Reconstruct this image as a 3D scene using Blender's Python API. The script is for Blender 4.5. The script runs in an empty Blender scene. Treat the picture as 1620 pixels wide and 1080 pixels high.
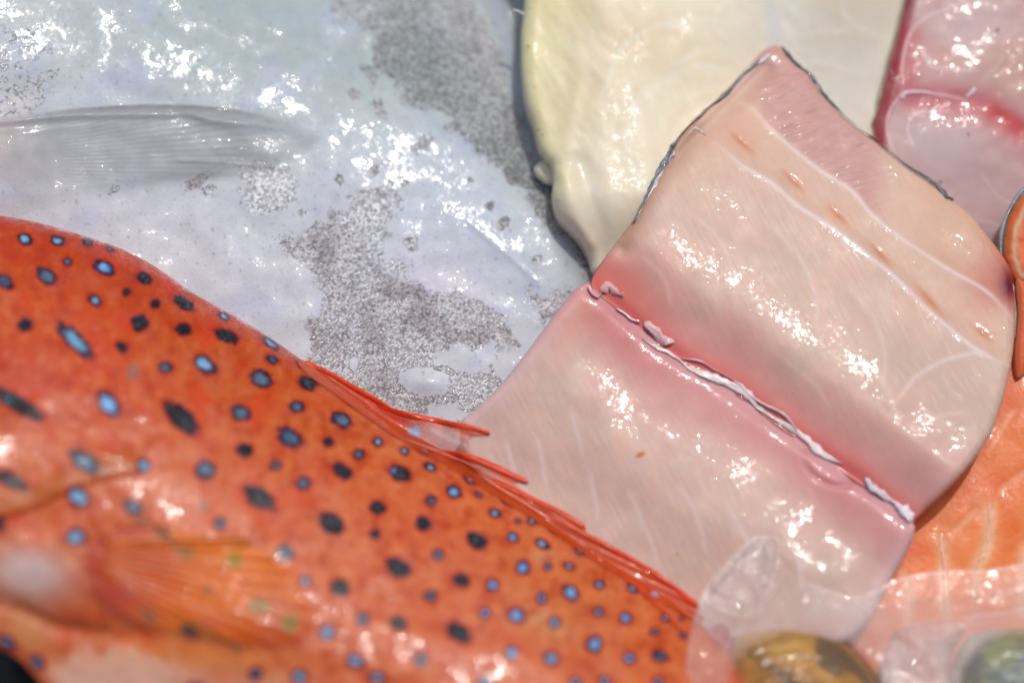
import bpy, math
import numpy as np
from mathutils import Vector

# ------------------------------------------------------------------ camera, sky, sun, exposure
SC = bpy.context.scene
COL = SC.collection
R = math.radians
TILT = R(12.0)
LENS = 85.0
DIST = 0.76
TARGET = np.array([0.0, 0.0, 0.038])
CAM = TARGET + DIST * np.array([0.0, -math.sin(TILT), math.cos(TILT)])
cd = bpy.data.cameras.new("camera")
cam = bpy.data.objects.new("camera", cd)
COL.objects.link(cam)
cam.location = CAM
cam.rotation_euler = (TILT, 0, 0)
cd.lens = LENS
cd.sensor_width = 36.0
cd.clip_start = 0.02
cd.clip_end = 60.0
cd.dof.use_dof = True
cd.dof.focus_distance = DIST + 0.004
cd.dof.aperture_fstop = 2.3
SC.camera = cam

SUN_EL = R(60.0)
SUN_AZ = R(22.0)      # clockwise from +Y
SUNV = np.array([math.cos(SUN_EL) * math.sin(SUN_AZ), math.cos(SUN_EL) * math.cos(SUN_AZ), math.sin(SUN_EL)])
w = bpy.data.worlds.new("World")
SC.world = w
w.use_nodes = True
nt = w.node_tree
nt.nodes.clear()
wo = nt.nodes.new("ShaderNodeOutputWorld")
bg = nt.nodes.new("ShaderNodeBackground")
sky = nt.nodes.new("ShaderNodeTexSky")
sky.sky_type = 'NISHITA'
sky.sun_disc = False
sky.sun_elevation = SUN_EL
sky.sun_rotation = SUN_AZ
sky.air_density = 1.0
sky.dust_density = 3.0
nt.links.new(sky.outputs[0], bg.inputs[0])
bg.inputs[1].default_value = 0.15
nt.links.new(bg.outputs[0], wo.inputs[0])
sl = bpy.data.lights.new("sun", 'SUN')
sl.energy = 2.0
sl.angle = R(2.0)
sl.color = (1.0, 0.96, 0.90)
sun = bpy.data.objects.new("sun", sl)
COL.objects.link(sun)
sun.rotation_euler = Vector(SUNV).to_track_quat('Z', 'Y').to_euler()
sun.location = (0.3, 0.6, 1.5)
SC.view_settings.view_transform = 'Standard'
SC.view_settings.look = 'None'
SC.view_settings.exposure = -0.37
SC.view_settings.gamma = 1.0
SC.view_settings.use_curve_mapping = False

# ------------------------------------------------------------------ geometry helpers
M = 0.000199            # metres that one photograph pixel spans at the fish
ct, st = math.cos(TILT), math.sin(TILT)


def world(px, py, z):
    """the point at height z that stands where the sight line through (px, py) passes"""
    px = np.asarray(px, float); py = np.asarray(py, float)
    x = (px - 810.0) / 1620.0 * 36.0 / LENS
    y = -(py - 540.0) / 1620.0 * 36.0 / LENS
    dx = x
    dy = y * ct + st
    dz = y * st - ct
    t = (z - CAM[2]) / dz
    return np.stack([CAM[0] + dx * t, CAM[1] + dy * t, z + 0 * t], -1)


def zmirror(px, py, zref, ref):
    """height change of the sheet that mirrors the sun to the viewer at every point"""
    P = world(px, py, zref)
    P0 = world(ref[0], ref[1], zref)
    K = np.linalg.norm(P0 - CAM) - P0 @ SUNV
    z = np.full(P.shape[:-1], zref)
    for _ in range(4):
        P[..., 2] = z
        D = P - CAM
        n = np.linalg.norm(D, axis=-1)
        F = n - P @ SUNV - K
        z = z - F / (D[..., 2] / n - SUNV[2])
    return z - zref


rs = np.random.RandomState(7)
PERM = rs.permutation(512)
ANG = rs.rand(512) * 2 * math.pi
GX, GY = np.cos(ANG), np.sin(ANG)


def pn(x, y, seed=0):
    xi = np.floor(x).astype(int); yi = np.floor(y).astype(int)
    fx = x - xi; fy = y - yi
    u = fx * fx * fx * (fx * (fx * 6 - 15) + 10); v = fy * fy * fy * (fy * (fy * 6 - 15) + 10)

    def g(a, b, dx, dy):
        h = PERM[(PERM[(a + seed * 17) & 511] + b) & 511]
        return GX[h] * dx + GY[h] * dy
    n00 = g(xi, yi, fx, fy); n10 = g(xi + 1, yi, fx - 1, fy)
    n01 = g(xi, yi + 1, fx, fy - 1); n11 = g(xi + 1, yi + 1, fx - 1, fy - 1)
    a = n00 + u * (n10 - n00); b = n01 + u * (n11 - n01)
    return (a + v * (b - a)) * 1.5


def fbm(X, Y, size, octs=4, seed=0, ang=0.0, stretch=1.0):
    c, s = math.cos(R(ang)), math.sin(R(ang))
    U = (X * c + Y * s) / (size * stretch); V = (-X * s + Y * c) / size
    o = 0; a = 1.0; t = 0
    for k in range(octs):
        o = o + a * pn(U * 2 ** k, V * 2 ** k, seed + k * 3); t += a; a *= 0.5
    return o / t * 1.4


def sm(a, b, x):
    t = np.clip((x - a) / (b - a), 0, 1)
    return t * t * (3 - 2 * t)


def spline(pts, n=8, closed=False):
    P = np.array(pts, float)
    out = []
    N = len(P)
    rng = range(N) if closed else range(N - 1)
    for i in rng:
        if closed:
            p0, p1, p2, p3 = P[(i - 1) % N], P[i], P[(i + 1) % N], P[(i + 2) % N]
        else:
            p0, p1, p2, p3 = P[max(i - 1, 0)], P[i], P[i + 1], P[min(i + 2, N - 1)]
        for k in range(n):
            t = k / n
            out.append(0.5 * ((2 * p1) + (-p0 + p2) * t + (2 * p0 - 5 * p1 + 4 * p2 - p3) * t * t + (-p0 + 3 * p1 - 3 * p2 + p3) * t ** 3))
    if not closed:
        out.append(P[-1])
    return np.array(out)


def dline(X, Y, pts, closed=False, chunk=60000):
    """distance to a polyline, arc parameter 0..1, signed side"""
    P = np.asarray(pts, float)
    A = P if closed else P[:-1]
    B = np.roll(P, -1, 0) if closed else P[1:]
    D = B - A
    L = np.maximum(np.hypot(D[:, 0], D[:, 1]), 1e-9)
    cum = np.concatenate([[0], np.cumsum(L)])
    sh = np.shape(X)
    x = np.ravel(X).astype(float); y = np.ravel(Y).astype(float)
    d = np.empty_like(x); tt = np.empty_like(x); sd = np.empty_like(x)
    for i in range(0, len(x), chunk):
        xx = x[i:i + chunk, None] - A[None, :, 0]; yy = y[i:i + chunk, None] - A[None, :, 1]
        t = np.clip((xx * D[:, 0] + yy * D[:, 1]) / L ** 2, 0, 1)
        ex = xx - t * D[:, 0]; ey = yy - t * D[:, 1]
        q = ex * ex + ey * ey
        k = np.argmin(q, 1); r = np.arange(len(k))
        d[i:i + chunk] = np.sqrt(q[r, k])
        tt[i:i + chunk] = (cum[k] + t[r, k] * L[k]) / cum[-1]
        sd[i:i + chunk] = np.sign(D[k, 0] * yy[r, k] - D[k, 1] * xx[r, k])
    return d.reshape(sh), tt.reshape(sh), sd.reshape(sh)


def inside(X, Y, poly):
    P = np.asarray(poly, float)
    x = np.ravel(X); y = np.ravel(Y)
    c = np.zeros(len(x), bool)
    j = len(P) - 1
    for i in range(len(P)):
        xi, yi = P[i]; xj, yj = P[j]
        if yi != yj:
            m = ((yi > y) != (yj > y)) & (x < (xj - xi) * (y - yi) / (yj - yi) + xi)
            c ^= m
        j = i
    return c.reshape(np.shape(X))


def sdf(X, Y, poly):
    d, _, _ = dline(X, Y, poly, True)
    return np.where(inside(X, Y, poly), d, -d)


def rnd(S, r, depth):
    """rounded shoulder: how far the surface falls at S pixels from the edge"""
    t = np.clip(1 - S / r, 0, 1)
    return depth * (1 - np.sqrt(np.maximum(1 - t * t, 0)))


def ell(X, Y, cx, cy, rx, ry, ang=0):
    c, s = math.cos(R(ang)), math.sin(R(ang))
    dx, dy = X - cx, Y - cy
    return np.sqrt(((dx * c + dy * s) / rx) ** 2 + ((-dx * s + dy * c) / ry) ** 2)


def mixc(c, rgb, m):
    rgb = np.asarray(rgb, float) / 255.0
    m = np.clip(m, 0, 1)[..., None]
    return c * (1 - m) + rgb * m


def flat(X, rgb):
    return np.zeros(X.shape + (3,)) + np.asarray(rgb, float) / 255.0


def lin(c):
    c = np.clip(c, 0, 1)
    c = np.where(c <= 0.04045, c / 12.92, ((c + 0.055) / 1.055) ** 2.4)
    return np.clip(c * 0.95 - 0.022, 0.003, 1)


def tag(o, label=None, cat=None, group=None, kind=None):
    if label: o["label"] = label
    if cat: o["category"] = cat
    if group: o["group"] = group
    if kind: o["kind"] = kind
    return o


def empty(name, px, py, z):
    o = bpy.data.objects.new(name, None)
    o.empty_display_size = 0.01
    o.location = world(px, py, z)
    COL.objects.link(o)
    return o


def link_mesh(name, V, F, mat, parent=None, col=None, msk=None, smooth=True):
    V = np.asarray(V, float)
    if parent is not None:
        q = parent
        off = np.zeros(3)
        while q is not None:
            off += np.array(q.location); q = q.parent
        V = V - off
    me = bpy.data.meshes.new(name)
    if isinstance(F, np.ndarray):
        nf = len(F)
        me.vertices.add(len(V)); me.vertices.foreach_set("co", V.astype(np.float32).ravel())
        me.loops.add(nf * F.shape[1]); me.loops.foreach_set("vertex_index", F.astype(np.int32).ravel())
        me.polygons.add(nf)
        me.polygons.foreach_set("loop_start", (np.arange(nf) * F.shape[1]).astype(np.int32))
        me.update(calc_edges=True)
    else:
        me.from_pydata(V.tolist(), [], F); me.update()
    if smooth:
        me.polygons.foreach_set("use_smooth", np.ones(len(me.polygons), bool))
    if col is not None:
        a = me.attributes.new("Col", 'FLOAT_COLOR', 'POINT')
        c4 = np.ones((len(V), 4), np.float32); c4[:, :3] = lin(col)
        a.data.foreach_set("color", c4.ravel())
    if msk is not None:
        a = me.attributes.new("msk", 'FLOAT', 'POINT')
        a.data.foreach_set("value", msk.astype(np.float32))
    me.materials.append(mat)
    o = bpy.data.objects.new(name, me)
    COL.objects.link(o)
    if parent is not None:
        o.parent = parent
    return o


class Body:
    """a solid whose upper side is a relief over an outline; its flank goes down to what carries it"""

    def __init__(self, outline, zfun, n=6):
        self.poly = spline(outline, n, True)
        self.zf = zfun

    def z(self, X, Y):
        X = np.asarray(X, float); Y = np.asarray(Y, float)
        return self.zf(X, Y, np.maximum(sdf(X, Y, self.poly), 0))

    def build(self, name, mat, colf, parent=None, step=2.0, rings=((0.012, 0.0), (0.03, 0.002)), mskf=None, clip=(-150, -150, 1770, 1230)):
        P = self.poly
        x0, x1 = max(P[:, 0].min(), clip[0]), min(P[:, 0].max(), clip[2])
        y0, y1 = max(P[:, 1].min(), clip[1]), min(P[:, 1].max(), clip[3])
        xs = np.arange(x0 - 2 * step, x1 + 2 * step, step); ys = np.arange(y0 - 2 * step, y1 + 2 * step, step)
        X, Y = np.meshgrid(xs, ys)
        S = sdf(X, Y, P)
        gy, gx = np.gradient(S, step)
        gn = np.maximum(np.hypot(gx, gy), 1e-6); gx /= gn; gy /= gn
        c = (S[:-1, :-1] + S[1:, :-1] + S[:-1, 1:] + S[1:, 1:]) / 4
        keep = (c > 0) & (S[:-1, :-1] > -step * 1.2) & (S[1:, :-1] > -step * 1.2) & (S[:-1, 1:] > -step * 1.2) & (S[1:, 1:] > -step * 1.2)
        H, W = X.shape
        idx = np.arange(H * W).reshape(H, W)
        F = np.stack([idx[:-1, :-1], idx[1:, :-1], idx[1:, 1:], idx[:-1, 1:]], -1)[keep]
        # edges with one face
        E = np.concatenate([F[:, [0, 1]], F[:, [1, 2]], F[:, [2, 3]], F[:, [3, 0]]])
        key = np.sort(E, 1); key = key[:, 0].astype(np.int64) * (H * W) + key[:, 1]
        u, first, cnt = np.unique(key, return_index=True, return_counts=True)
        BE = E[first[cnt == 1]]
        bv = np.unique(BE)
        used = np.unique(F)
        Xf, Yf, Sf = X.ravel().copy(), Y.ravel().copy(), S.ravel()
        sn = bv
        Xf[sn] -= gx.ravel()[sn] * Sf[sn]; Yf[sn] -= gy.ravel()[sn] * Sf[sn]
        remap = -np.ones(H * W, int); remap[used] = np.arange(len(used))
        Xu, Yu = Xf[used], Yf[used]
        Su = np.maximum(Sf[used], 0); Su[remap[bv]] = 0
        Z = self.zf(Xu, Yu, Su)
        V = world(Xu, Yu, Z)
        C = colf(Xu, Yu, Su)
        K = mskf(Xu, Yu, Su) if mskf else None
        F = remap[F]; BE = remap[BE]; b = remap[bv]
        Vs, Cs, Ks, Fs = [V], [C], [K], [F]
        n = len(V); bm = -np.ones(n, int); bm[b] = np.arange(len(b))
        gxb, gyb = gx.ravel()[bv], gy.ravel()[bv]
        prev = b.copy()
        for dz, ins in rings:
            nv = V[b].copy()
            nv[:, 0] += gxb * ins; nv[:, 1] -= gyb * ins
            nv[:, 2] = np.maximum(nv[:, 2] - dz, 0.0005)
            base = sum(len(v) for v in Vs)
            Vs.append(nv); Cs.append(C[b]); Ks.append(K[b] if K is not None else None)
            cur = base + np.arange(len(b))
            i0, i1 = bm[BE[:, 0]], bm[BE[:, 1]]
            Fs.append(np.stack([prev[i1], prev[i0], cur[i0], cur[i1]], -1))
            prev = cur
        V = np.concatenate(Vs); C = np.concatenate(Cs); F = np.concatenate(Fs)
        K = np.concatenate(Ks) if K is not None else None
        return link_mesh(name, V, F[:, ::-1] if False else F, mat, parent, C, K)


def ribbon(name, mat, parent, pts, width, zf, lift=0.0008, rgb=(235, 215, 215), n=8, k=7, wn=0.35, seed=1, thick=0.0012, colf=None, taper=0.12, rag=0.0):
    """a strip of membrane or a spine laid along pts (photograph positions), with a rounded top"""
    P = spline(pts, n)
    T = np.gradient(P, axis=0); T /= np.maximum(np.hypot(T[:, 0], T[:, 1]), 1e-6)[:, None]
    N = np.stack([-T[:, 1], T[:, 0]], 1)
    L = len(P); t = np.linspace(0, 1, L)
    rr = np.random.RandomState(seed)
    plen = np.hypot(*np.diff(P, axis=0).T).sum(); nn = max(2.0, plen / 26.0)
    wob = 1 + wn * np.interp(t * nn, np.arange(int(nn) + 3), rr.randn(int(nn) + 3))
    if taper > 0:
        wob = wob * np.minimum(1, np.minimum(t, 1 - t) / taper + 0.12)
    wd = np.maximum(np.interp(t, np.linspace(0, 1, len(np.atleast_1d(width))), np.atleast_1d(width)) * wob, 0.8)
    cen = rr.randn(int(nn) + 3) * min(0.18, wn * 0.5)
    ragL = rr.randn(int(plen / 7) + 3); ragR = rr.randn(int(plen / 7) + 3)
    crs = rr.randn(k, int(plen / 12) + 3) * rag * 0.0005
    V = []; F = []; C = []
    for j in range(k):
        a = j / (k - 1) * 2 - 1
        rg = 1 + rag * np.interp(t * plen / 7.0, np.arange(int(plen / 7) + 3), (ragL if a < 0 else ragR)) * abs(a)
        q = P + N * (a * rg * wd / 2 + wd * np.interp(t * nn, np.arange(len(cen)), cen))[:, None]
        z = zf(q[:, 0], q[:, 1]) + lift + thick * np.sqrt(max(1 - a * a, 0)) * np.clip(wd / 10, 0.25, 1.4) - (0.0008 if abs(a) == 1 else 0) + np.interp(t * plen / 12.0, np.arange(int(plen / 12) + 3), crs[j])
        V.append(world(q[:, 0], q[:, 1], z))
        cc = colf(q[:, 0], q[:, 1]) if colf else flat(q[:, 0], rgb) * (1 + 0.08 * np.interp(t * 40 + j * 3, np.arange(80), rr.randn(80)))[:, None]
        C.append(cc)
    V = np.concatenate(V); C = np.concatenate(C)
    for j in range(k - 1):
        for i in range(L - 1):
            a = j * L + i
            F.append([a, a + 1, a + L + 1, a + L])
    o = link_mesh(name, V, np.array(F), mat, parent, C)
    return o


def ridge(X, Y, pts, wdt, h):
    x, y = X, Y
    d, t, _ = dline(x, y, spline(pts, 6))
    return h * np.exp(-(d / wdt) ** 2) * np.clip(np.minimum(t, 1 - t) * 8 + 0.1, 0, 1)


# ------------------------------------------------------------------ materials
def material(name, rough=0.4, coat=1.0, coat_rough=0.05, sss=0.0, sss_rad=(0.004, 0.0018, 0.001), bumps=(), wet=(), var=0.08, var_scale=220.0, alpha=None, spec=0.25, transmission=0.0, alpha_attr=False, scaly=False, web=None):
    m = bpy.data.materials.new(name)
    m.use_nodes = True
    T = m.node_tree
    N, Lk = T.nodes, T.links
    b = N["Principled BSDF"]
    tc = N.new("ShaderNodeTexCoord")
    at = N.new("ShaderNodeAttribute"); at.attribute_name = "Col"
    colr = at.outputs["Color"]
    nz = N.new("ShaderNodeTexNoise"); nz.inputs["Scale"].default_value = var_scale; nz.inputs["Detail"].default_value = 6; nz.inputs["Roughness"].default_value = 0.6
    Lk.new(tc.outputs["Object"], nz.inputs["Vector"])
    mr = N.new("ShaderNodeMapRange"); mr.inputs[1].default_value = 0.3; mr.inputs[2].default_value = 0.7
    mr.inputs[3].default_value = 1 - var; mr.inputs[4].default_value = 1 + var
    Lk.new(nz.outputs["Fac"], mr.inputs[0])
    vm = N.new("ShaderNodeVectorMath"); vm.operation = 'SCALE'
    Lk.new(colr, vm.inputs[0]); Lk.new(mr.outputs[0], vm.inputs["Scale"])
    out = vm.outputs[0]
    b.inputs["Roughness"].default_value = rough
    b.inputs["Coat Weight"].default_value = coat
    b.inputs["Coat Roughness"].default_value = coat_rough
    b.inputs["Coat IOR"].default_value = 1.36
    b.inputs["Specular IOR Level"].default_value = spec
    if sss > 0:
        b.inputs["Subsurface Weight"].default_value = sss
        b.inputs["Subsurface Radius"].default_value = sss_rad
        b.inputs["Subsurface Scale"].default_value = 1.0

    def chain(specs, prev=None):
        for kind, scale, dist, det in specs:
            if kind == 'noise':
                t = N.new("ShaderNodeTexNoise"); t.inputs["Scale"].default_value = scale; t.inputs["Detail"].default_value = det
                o = t.outputs["Fac"]
            elif kind == 'warp':
                t = N.new("ShaderNodeTexNoise"); t.inputs["Scale"].default_value = scale; t.inputs["Detail"].default_value = det
                t.inputs["Distortion"].default_value = 1.2
                o = t.outputs["Fac"]
            elif kind == 'drop':
                t = N.new("ShaderNodeTexVoronoi"); t.feature = 'SMOOTH_F1'; t.inputs["Scale"].default_value = scale
                o = t.outputs["Distance"]
            Lk.new(tc.outputs["Object"], t.inputs["Vector"])
            bp = N.new("ShaderNodeBump"); bp.inputs["Strength"].default_value = 1.0; bp.inputs["Distance"].default_value = dist
            Lk.new(o, bp.inputs["Height"])
            if prev is not None: Lk.new(prev, bp.inputs["Normal"])
            prev = bp.outputs["Normal"]
        return prev
    if web:
        wz = N.new("ShaderNodeTexNoise"); wz.inputs["Scale"].default_value = web[0]; wz.inputs["Detail"].default_value = 3.5; wz.inputs["Distortion"].default_value = 0.8
        Lk.new(tc.outputs["Object"], wz.inputs["Vector"])
        w1 = N.new("ShaderNodeMath"); w1.operation = 'SUBTRACT'; w1.inputs[1].default_value = 0.5; Lk.new(wz.outputs["Fac"], w1.inputs[0])
        w2 = N.new("ShaderNodeMath"); w2.operation = 'ABSOLUTE'; Lk.new(w1.outputs[0], w2.inputs[0])
        w3 = N.new("ShaderNodeMapRange"); w3.inputs[1].default_value = web[1] * 0.35; w3.inputs[2].default_value = web[1]; w3.inputs[3].default_value = coat; w3.inputs[4].default_value = web[2]
        Lk.new(w2.outputs[0], w3.inputs[0])
        w4 = N.new("ShaderNodeTexNoise"); w4.inputs["Scale"].default_value = web[0] * 0.3; w4.inputs["Detail"].default_value = 2
        Lk.new(tc.outputs["Object"], w4.inputs["Vector"])
        w5 = N.new("ShaderNodeMapRange"); w5.inputs[1].default_value = 0.42; w5.inputs[2].default_value = 0.55; w5.inputs[3].default_value = 0.08; w5.inputs[4].default_value = 1.0
        Lk.new(w4.outputs["Fac"], w5.inputs[0])
        w6 = N.new("ShaderNodeMath"); w6.operation = 'MULTIPLY'; Lk.new(w3.outputs[0], w6.inputs[0]); Lk.new(w5.outputs[0], w6.inputs[1])
        Lk.new(w6.outputs[0], b.inputs["Coat Weight"])
        # duller where the film of water is thin
        w7 = N.new("ShaderNodeMapRange"); w7.inputs[1].default_value = 0.0; w7.inputs[2].default_value = 1.0; w7.inputs[3].default_value = coat_rough * 3.0; w7.inputs[4].default_value = coat_rough
        Lk.new(w6.outputs[0], w7.inputs[0]); Lk.new(w7.outputs[0], b.inputs["Coat Roughness"])
    nb = chain(bumps)
    cb = chain(wet)
    if scaly:
        mk = N.new("ShaderNodeAttribute"); mk.attribute_name = "msk"
        vo = N.new("ShaderNodeTexVoronoi"); vo.feature = 'F1'; vo.inputs["Scale"].default_value = scaly; vo.inputs["Randomness"].default_value = 0.5
        wn = N.new("ShaderNodeTexNoise"); wn.inputs["Scale"].default_value = 60; wn.inputs["Detail"].default_value = 3
        mp = N.new("ShaderNodeMapping"); mp.inputs["Rotation"].default_value = (0, 0, R(-32)); mp.inputs["Scale"].default_value = (1, 1.15, 1)
        Lk.new(tc.outputs["Object"], mp.inputs["Vector"])
        Lk.new(mp.outputs[0], vo.inputs["Vector"]); Lk.new(tc.outputs["Object"], wn.inputs["Vector"])
        cr = N.new("ShaderNodeValToRGB")
        e = cr.color_ramp.elements
        e[0].position = 0.08; e[0].color = (0.78, 0.78, 0.80, 1)
        e[1].position = 0.75; e[1].color = (0.36, 0.36, 0.36, 1)
        Lk.new(vo.outputs["Distance"], cr.inputs[0])
        sp = N.new("ShaderNodeSeparateColor"); Lk.new(vo.outputs["Color"], sp.inputs[0])
        mr2 = N.new("ShaderNodeMapRange"); mr2.inputs[3].default_value = 0.5; mr2.inputs[4].default_value = 1.55
        Lk.new(sp.outputs[0], mr2.inputs[0])
        v2 = N.new("ShaderNodeVectorMath"); v2.operation = 'SCALE'
        Lk.new(cr.outputs[0], v2.inputs[0]); Lk.new(mr2.outputs[0], v2.inputs["Scale"])
        v3 = N.new("ShaderNodeVectorMath"); v3.operation = 'MULTIPLY'
        Lk.new(v2.outputs[0], v3.inputs[0]); Lk.new(out, v3.inputs[1])
        v4 = N.new("ShaderNodeVectorMath"); v4.operation = 'SCALE'; v4.inputs["Scale"].default_value = 1.7
        Lk.new(v3.outputs[0], v4.inputs[0])
        sb = N.new("ShaderNodeMath"); sb.operation = 'MULTIPLY_ADD'; sb.inputs[1].default_value = 0.7; sb.inputs[2].default_value = -0.35
        Lk.new(sp.outputs[1], sb.inputs[0])
        ad = N.new("ShaderNodeMath"); ad.operation = 'ADD'
        Lk.new(mk.outputs["Fac"], ad.inputs[0]); Lk.new(sb.outputs[0], ad.inputs[1])
        mk2 = N.new("ShaderNodeMapRange"); mk2.inputs[1].default_value = 0.36; mk2.inputs[2].default_value = 0.66; mk2.inputs[3].default_value = 0.07
        Lk.new(ad.outputs[0], mk2.inputs[0])
        mx = N.new("ShaderNodeMix"); mx.data_type = 'RGBA'
        Lk.new(mk2.outputs[0], mx.inputs["Factor"]); Lk.new(out, mx.inputs["A"]); Lk.new(v4.outputs[0], mx.inputs["B"])
        out = mx.outputs["Result"]
        mu = N.new("ShaderNodeMath"); mu.operation = 'MULTIPLY'
        Lk.new(vo.outputs["Distance"], mu.inputs[0]); Lk.new(mk2.outputs[0], mu.inputs[1])
        bp = N.new("ShaderNodeBump"); bp.invert = True; bp.inputs["Strength"].default_value = 1.0; bp.inputs["Distance"].default_value = 0.00045
        Lk.new(mu.outputs[0], bp.inputs["Height"])
        if nb is not None: Lk.new(nb, bp.inputs["Normal"])
        nb = bp.outputs["Normal"]
        bp = N.new("ShaderNodeBump"); bp.invert = True; bp.inputs["Strength"].default_value = 1.0; bp.inputs["Distance"].default_value = 0.00018
        Lk.new(mu.outputs[0], bp.inputs["Height"])
        if cb is not None: Lk.new(cb, bp.inputs["Normal"])
        cb = bp.outputs["Normal"]
    Lk.new(out, b.inputs["Base Color"])
    if nb is not None: Lk.new(nb, b.inputs["Normal"])
    if cb is not None: Lk.new(cb, b.inputs["Coat Normal"])
    if transmission: b.inputs["Transmission Weight"].default_value = transmission
    if alpha_attr:
        a2 = N.new("ShaderNodeAttribute"); a2.attribute_name = "msk"
        Lk.new(a2.outputs["Fac"], b.inputs["Alpha"])
    elif alpha is not None:
        b.inputs["Alpha"].default_value = alpha
    return m


WET = (('warp', 210, 0.00006, 1), ('warp', 460, 0.00009, 1.6))
M_silver = material("silver_skin", 0.42, 1.0, 0.06, bumps=(('noise', 900, 0.00006, 4),), wet=(('warp', 210, 0.00006, 1), ('warp', 460, 0.00009, 1.6)), var=0.05, scaly=1350.0, web=(300, 0.11, 0.04))
M_fin = material("fin_membrane", 0.4, 1.0, 0.06, bumps=(('noise', 900, 0.00006, 3),), wet=WET, alpha_attr=True, web=(320, 0.09, 0.04))
M_red = material("red_skin", 0.38, 1.0, 0.08, web=(320, 0.10, 0.03), sss=0.15, bumps=(('drop', 1000, 0.00006, 0), ('noise', 1500, 0.00006, 4)), wet=(('warp', 240, 0.00007, 1), ('warp', 500, 0.00008, 1.6)), var=0.11, var_scale=650)
M_flesh = material("wet_flesh", 0.42, 1.0, 0.05, web=(320, 0.09, 0.04), sss=0.35, bumps=(('noise', 500, 0.00004, 4),), wet=WET, var=0.035)
M_white = material("white_flesh", 0.40, 0.7, 0.10, web=(320, 0.06, 0.02), sss=0.35, bumps=(('noise', 260, 0.0001, 5),), wet=(('warp', 200, 0.00006, 1), ('warp', 600, 0.00004, 1.6)), var=0.035)
M_salmon = material("salmon_flesh", 0.40, 0.8, 0.07, web=(320, 0.07, 0.03), sss=0.3, bumps=(('noise', 500, 0.00015, 4),), wet=(('warp', 150, 0.00012, 3),), var=0.05)
M_membrane = material("membrane", 0.35, 1.0, 0.06, sss=0.0, bumps=(('noise', 700, 0.0001, 4),), wet=(('noise', 500, 0.0002, 3),), var=0.08)
M_sinew = material("sinew", 0.45, 0.35, 0.12, var=0.05)
M_skin = material("dark_skin", 0.35, 1.0, 0.08, bumps=(('noise', 900, 0.0004, 4),), wet=(('noise', 700, 0.0004, 3),), var=0.2, var_scale=700)
M_shell = material("clam_shell", 0.4, 0.8, 0.08, bumps=(('noise', 400, 0.0003, 5),), wet=(('noise', 200, 0.0006, 2),), var=0.15)
M_film = material("clear_film", 0.22, 1.0, 0.04, bumps=(), wet=(('warp', 150, 0.0006, 2),), var=0.02, alpha_attr=True)
M_counter = material("wet_counter", 0.35, 0.6, 0.1, bumps=(('noise', 60, 0.0005, 5),), var=0.3, var_scale=40)

M_spine = material("fin_spine_red", 0.45, 0.4, 0.15, bumps=(('noise', 700, 0.00008, 3),), var=0.15, var_scale=400)

# ------------------------------------------------------------------ setting: the counter
n = 40
gx, gy = np.meshgrid(np.linspace(-0.6, 0.6, n), np.linspace(-0.6, 0.6, n))
V = np.stack([gx.ravel(), gy.ravel(), 0 * gx.ravel()], 1)
idx = np.arange(n * n).reshape(n, n)
F = np.stack([idx[:-1, :-1], idx[:-1, 1:], idx[1:, 1:], idx[1:, :-1]], -1).reshape(-1, 4)
o = link_mesh("counter", V, F, M_counter, None, np.tile(np.array([[52, 50, 42]]) / 255.0, (n * n, 1)))
tag(o, "dark wet counter beneath the fish", None, None, "structure")

# ------------------------------------------------------------------ silver fish
def crown(dm, rad, b):
    """fall away from a crown line: radius rad at the crown, straightening out past b"""
    return b * b / rad * (np.sqrt(1 + (dm / b) ** 2) - 1)


SB = spline([(-160, 20), (0, 45), (130, 50), (250, 95), (330, 125), (430, 160), (520, 215), (600, 265), (720, 330), (840, 400)], 6)


def z_silver(X, Y, S):
    d, t, s = dline(X, Y, SB)
    dm = d * M
    up = s < 0
    f = np.where(up, crown(dm, 0.075, 0.012), crown(dm, 0.075, 0.012))
    z = 0.029 + zmirror(X, Y, 0.028, (400, 150)) - f
    z = z - rnd(S, 90, 0.012)
    z = z + 0.0008 * fbm(X, Y, 130, 3, 3)
    z = z + 0.004 * np.exp(-ell(X, Y, -10, 290, 70, 55, 30) ** 2)
    # a soft bump where the skin lifts
    z = z + 0.0012 * np.exp(-ell(X, Y, 672, 604, 34, 17, 8) ** 2)
    z = z + ridge(X, Y, [(730, 340), (800, 400), (860, 455)], 6, 0.0002)
    return np.maximum(z, 0.003)


silver = Body([(-170, -170), (400, -170), (880, -170), (915, 0), (915, 150), (925, 280), (960, 380), (985, 470), (950, 620), (860, 740), (600, 830), (200, 700), (-170, 560)], z_silver)


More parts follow.
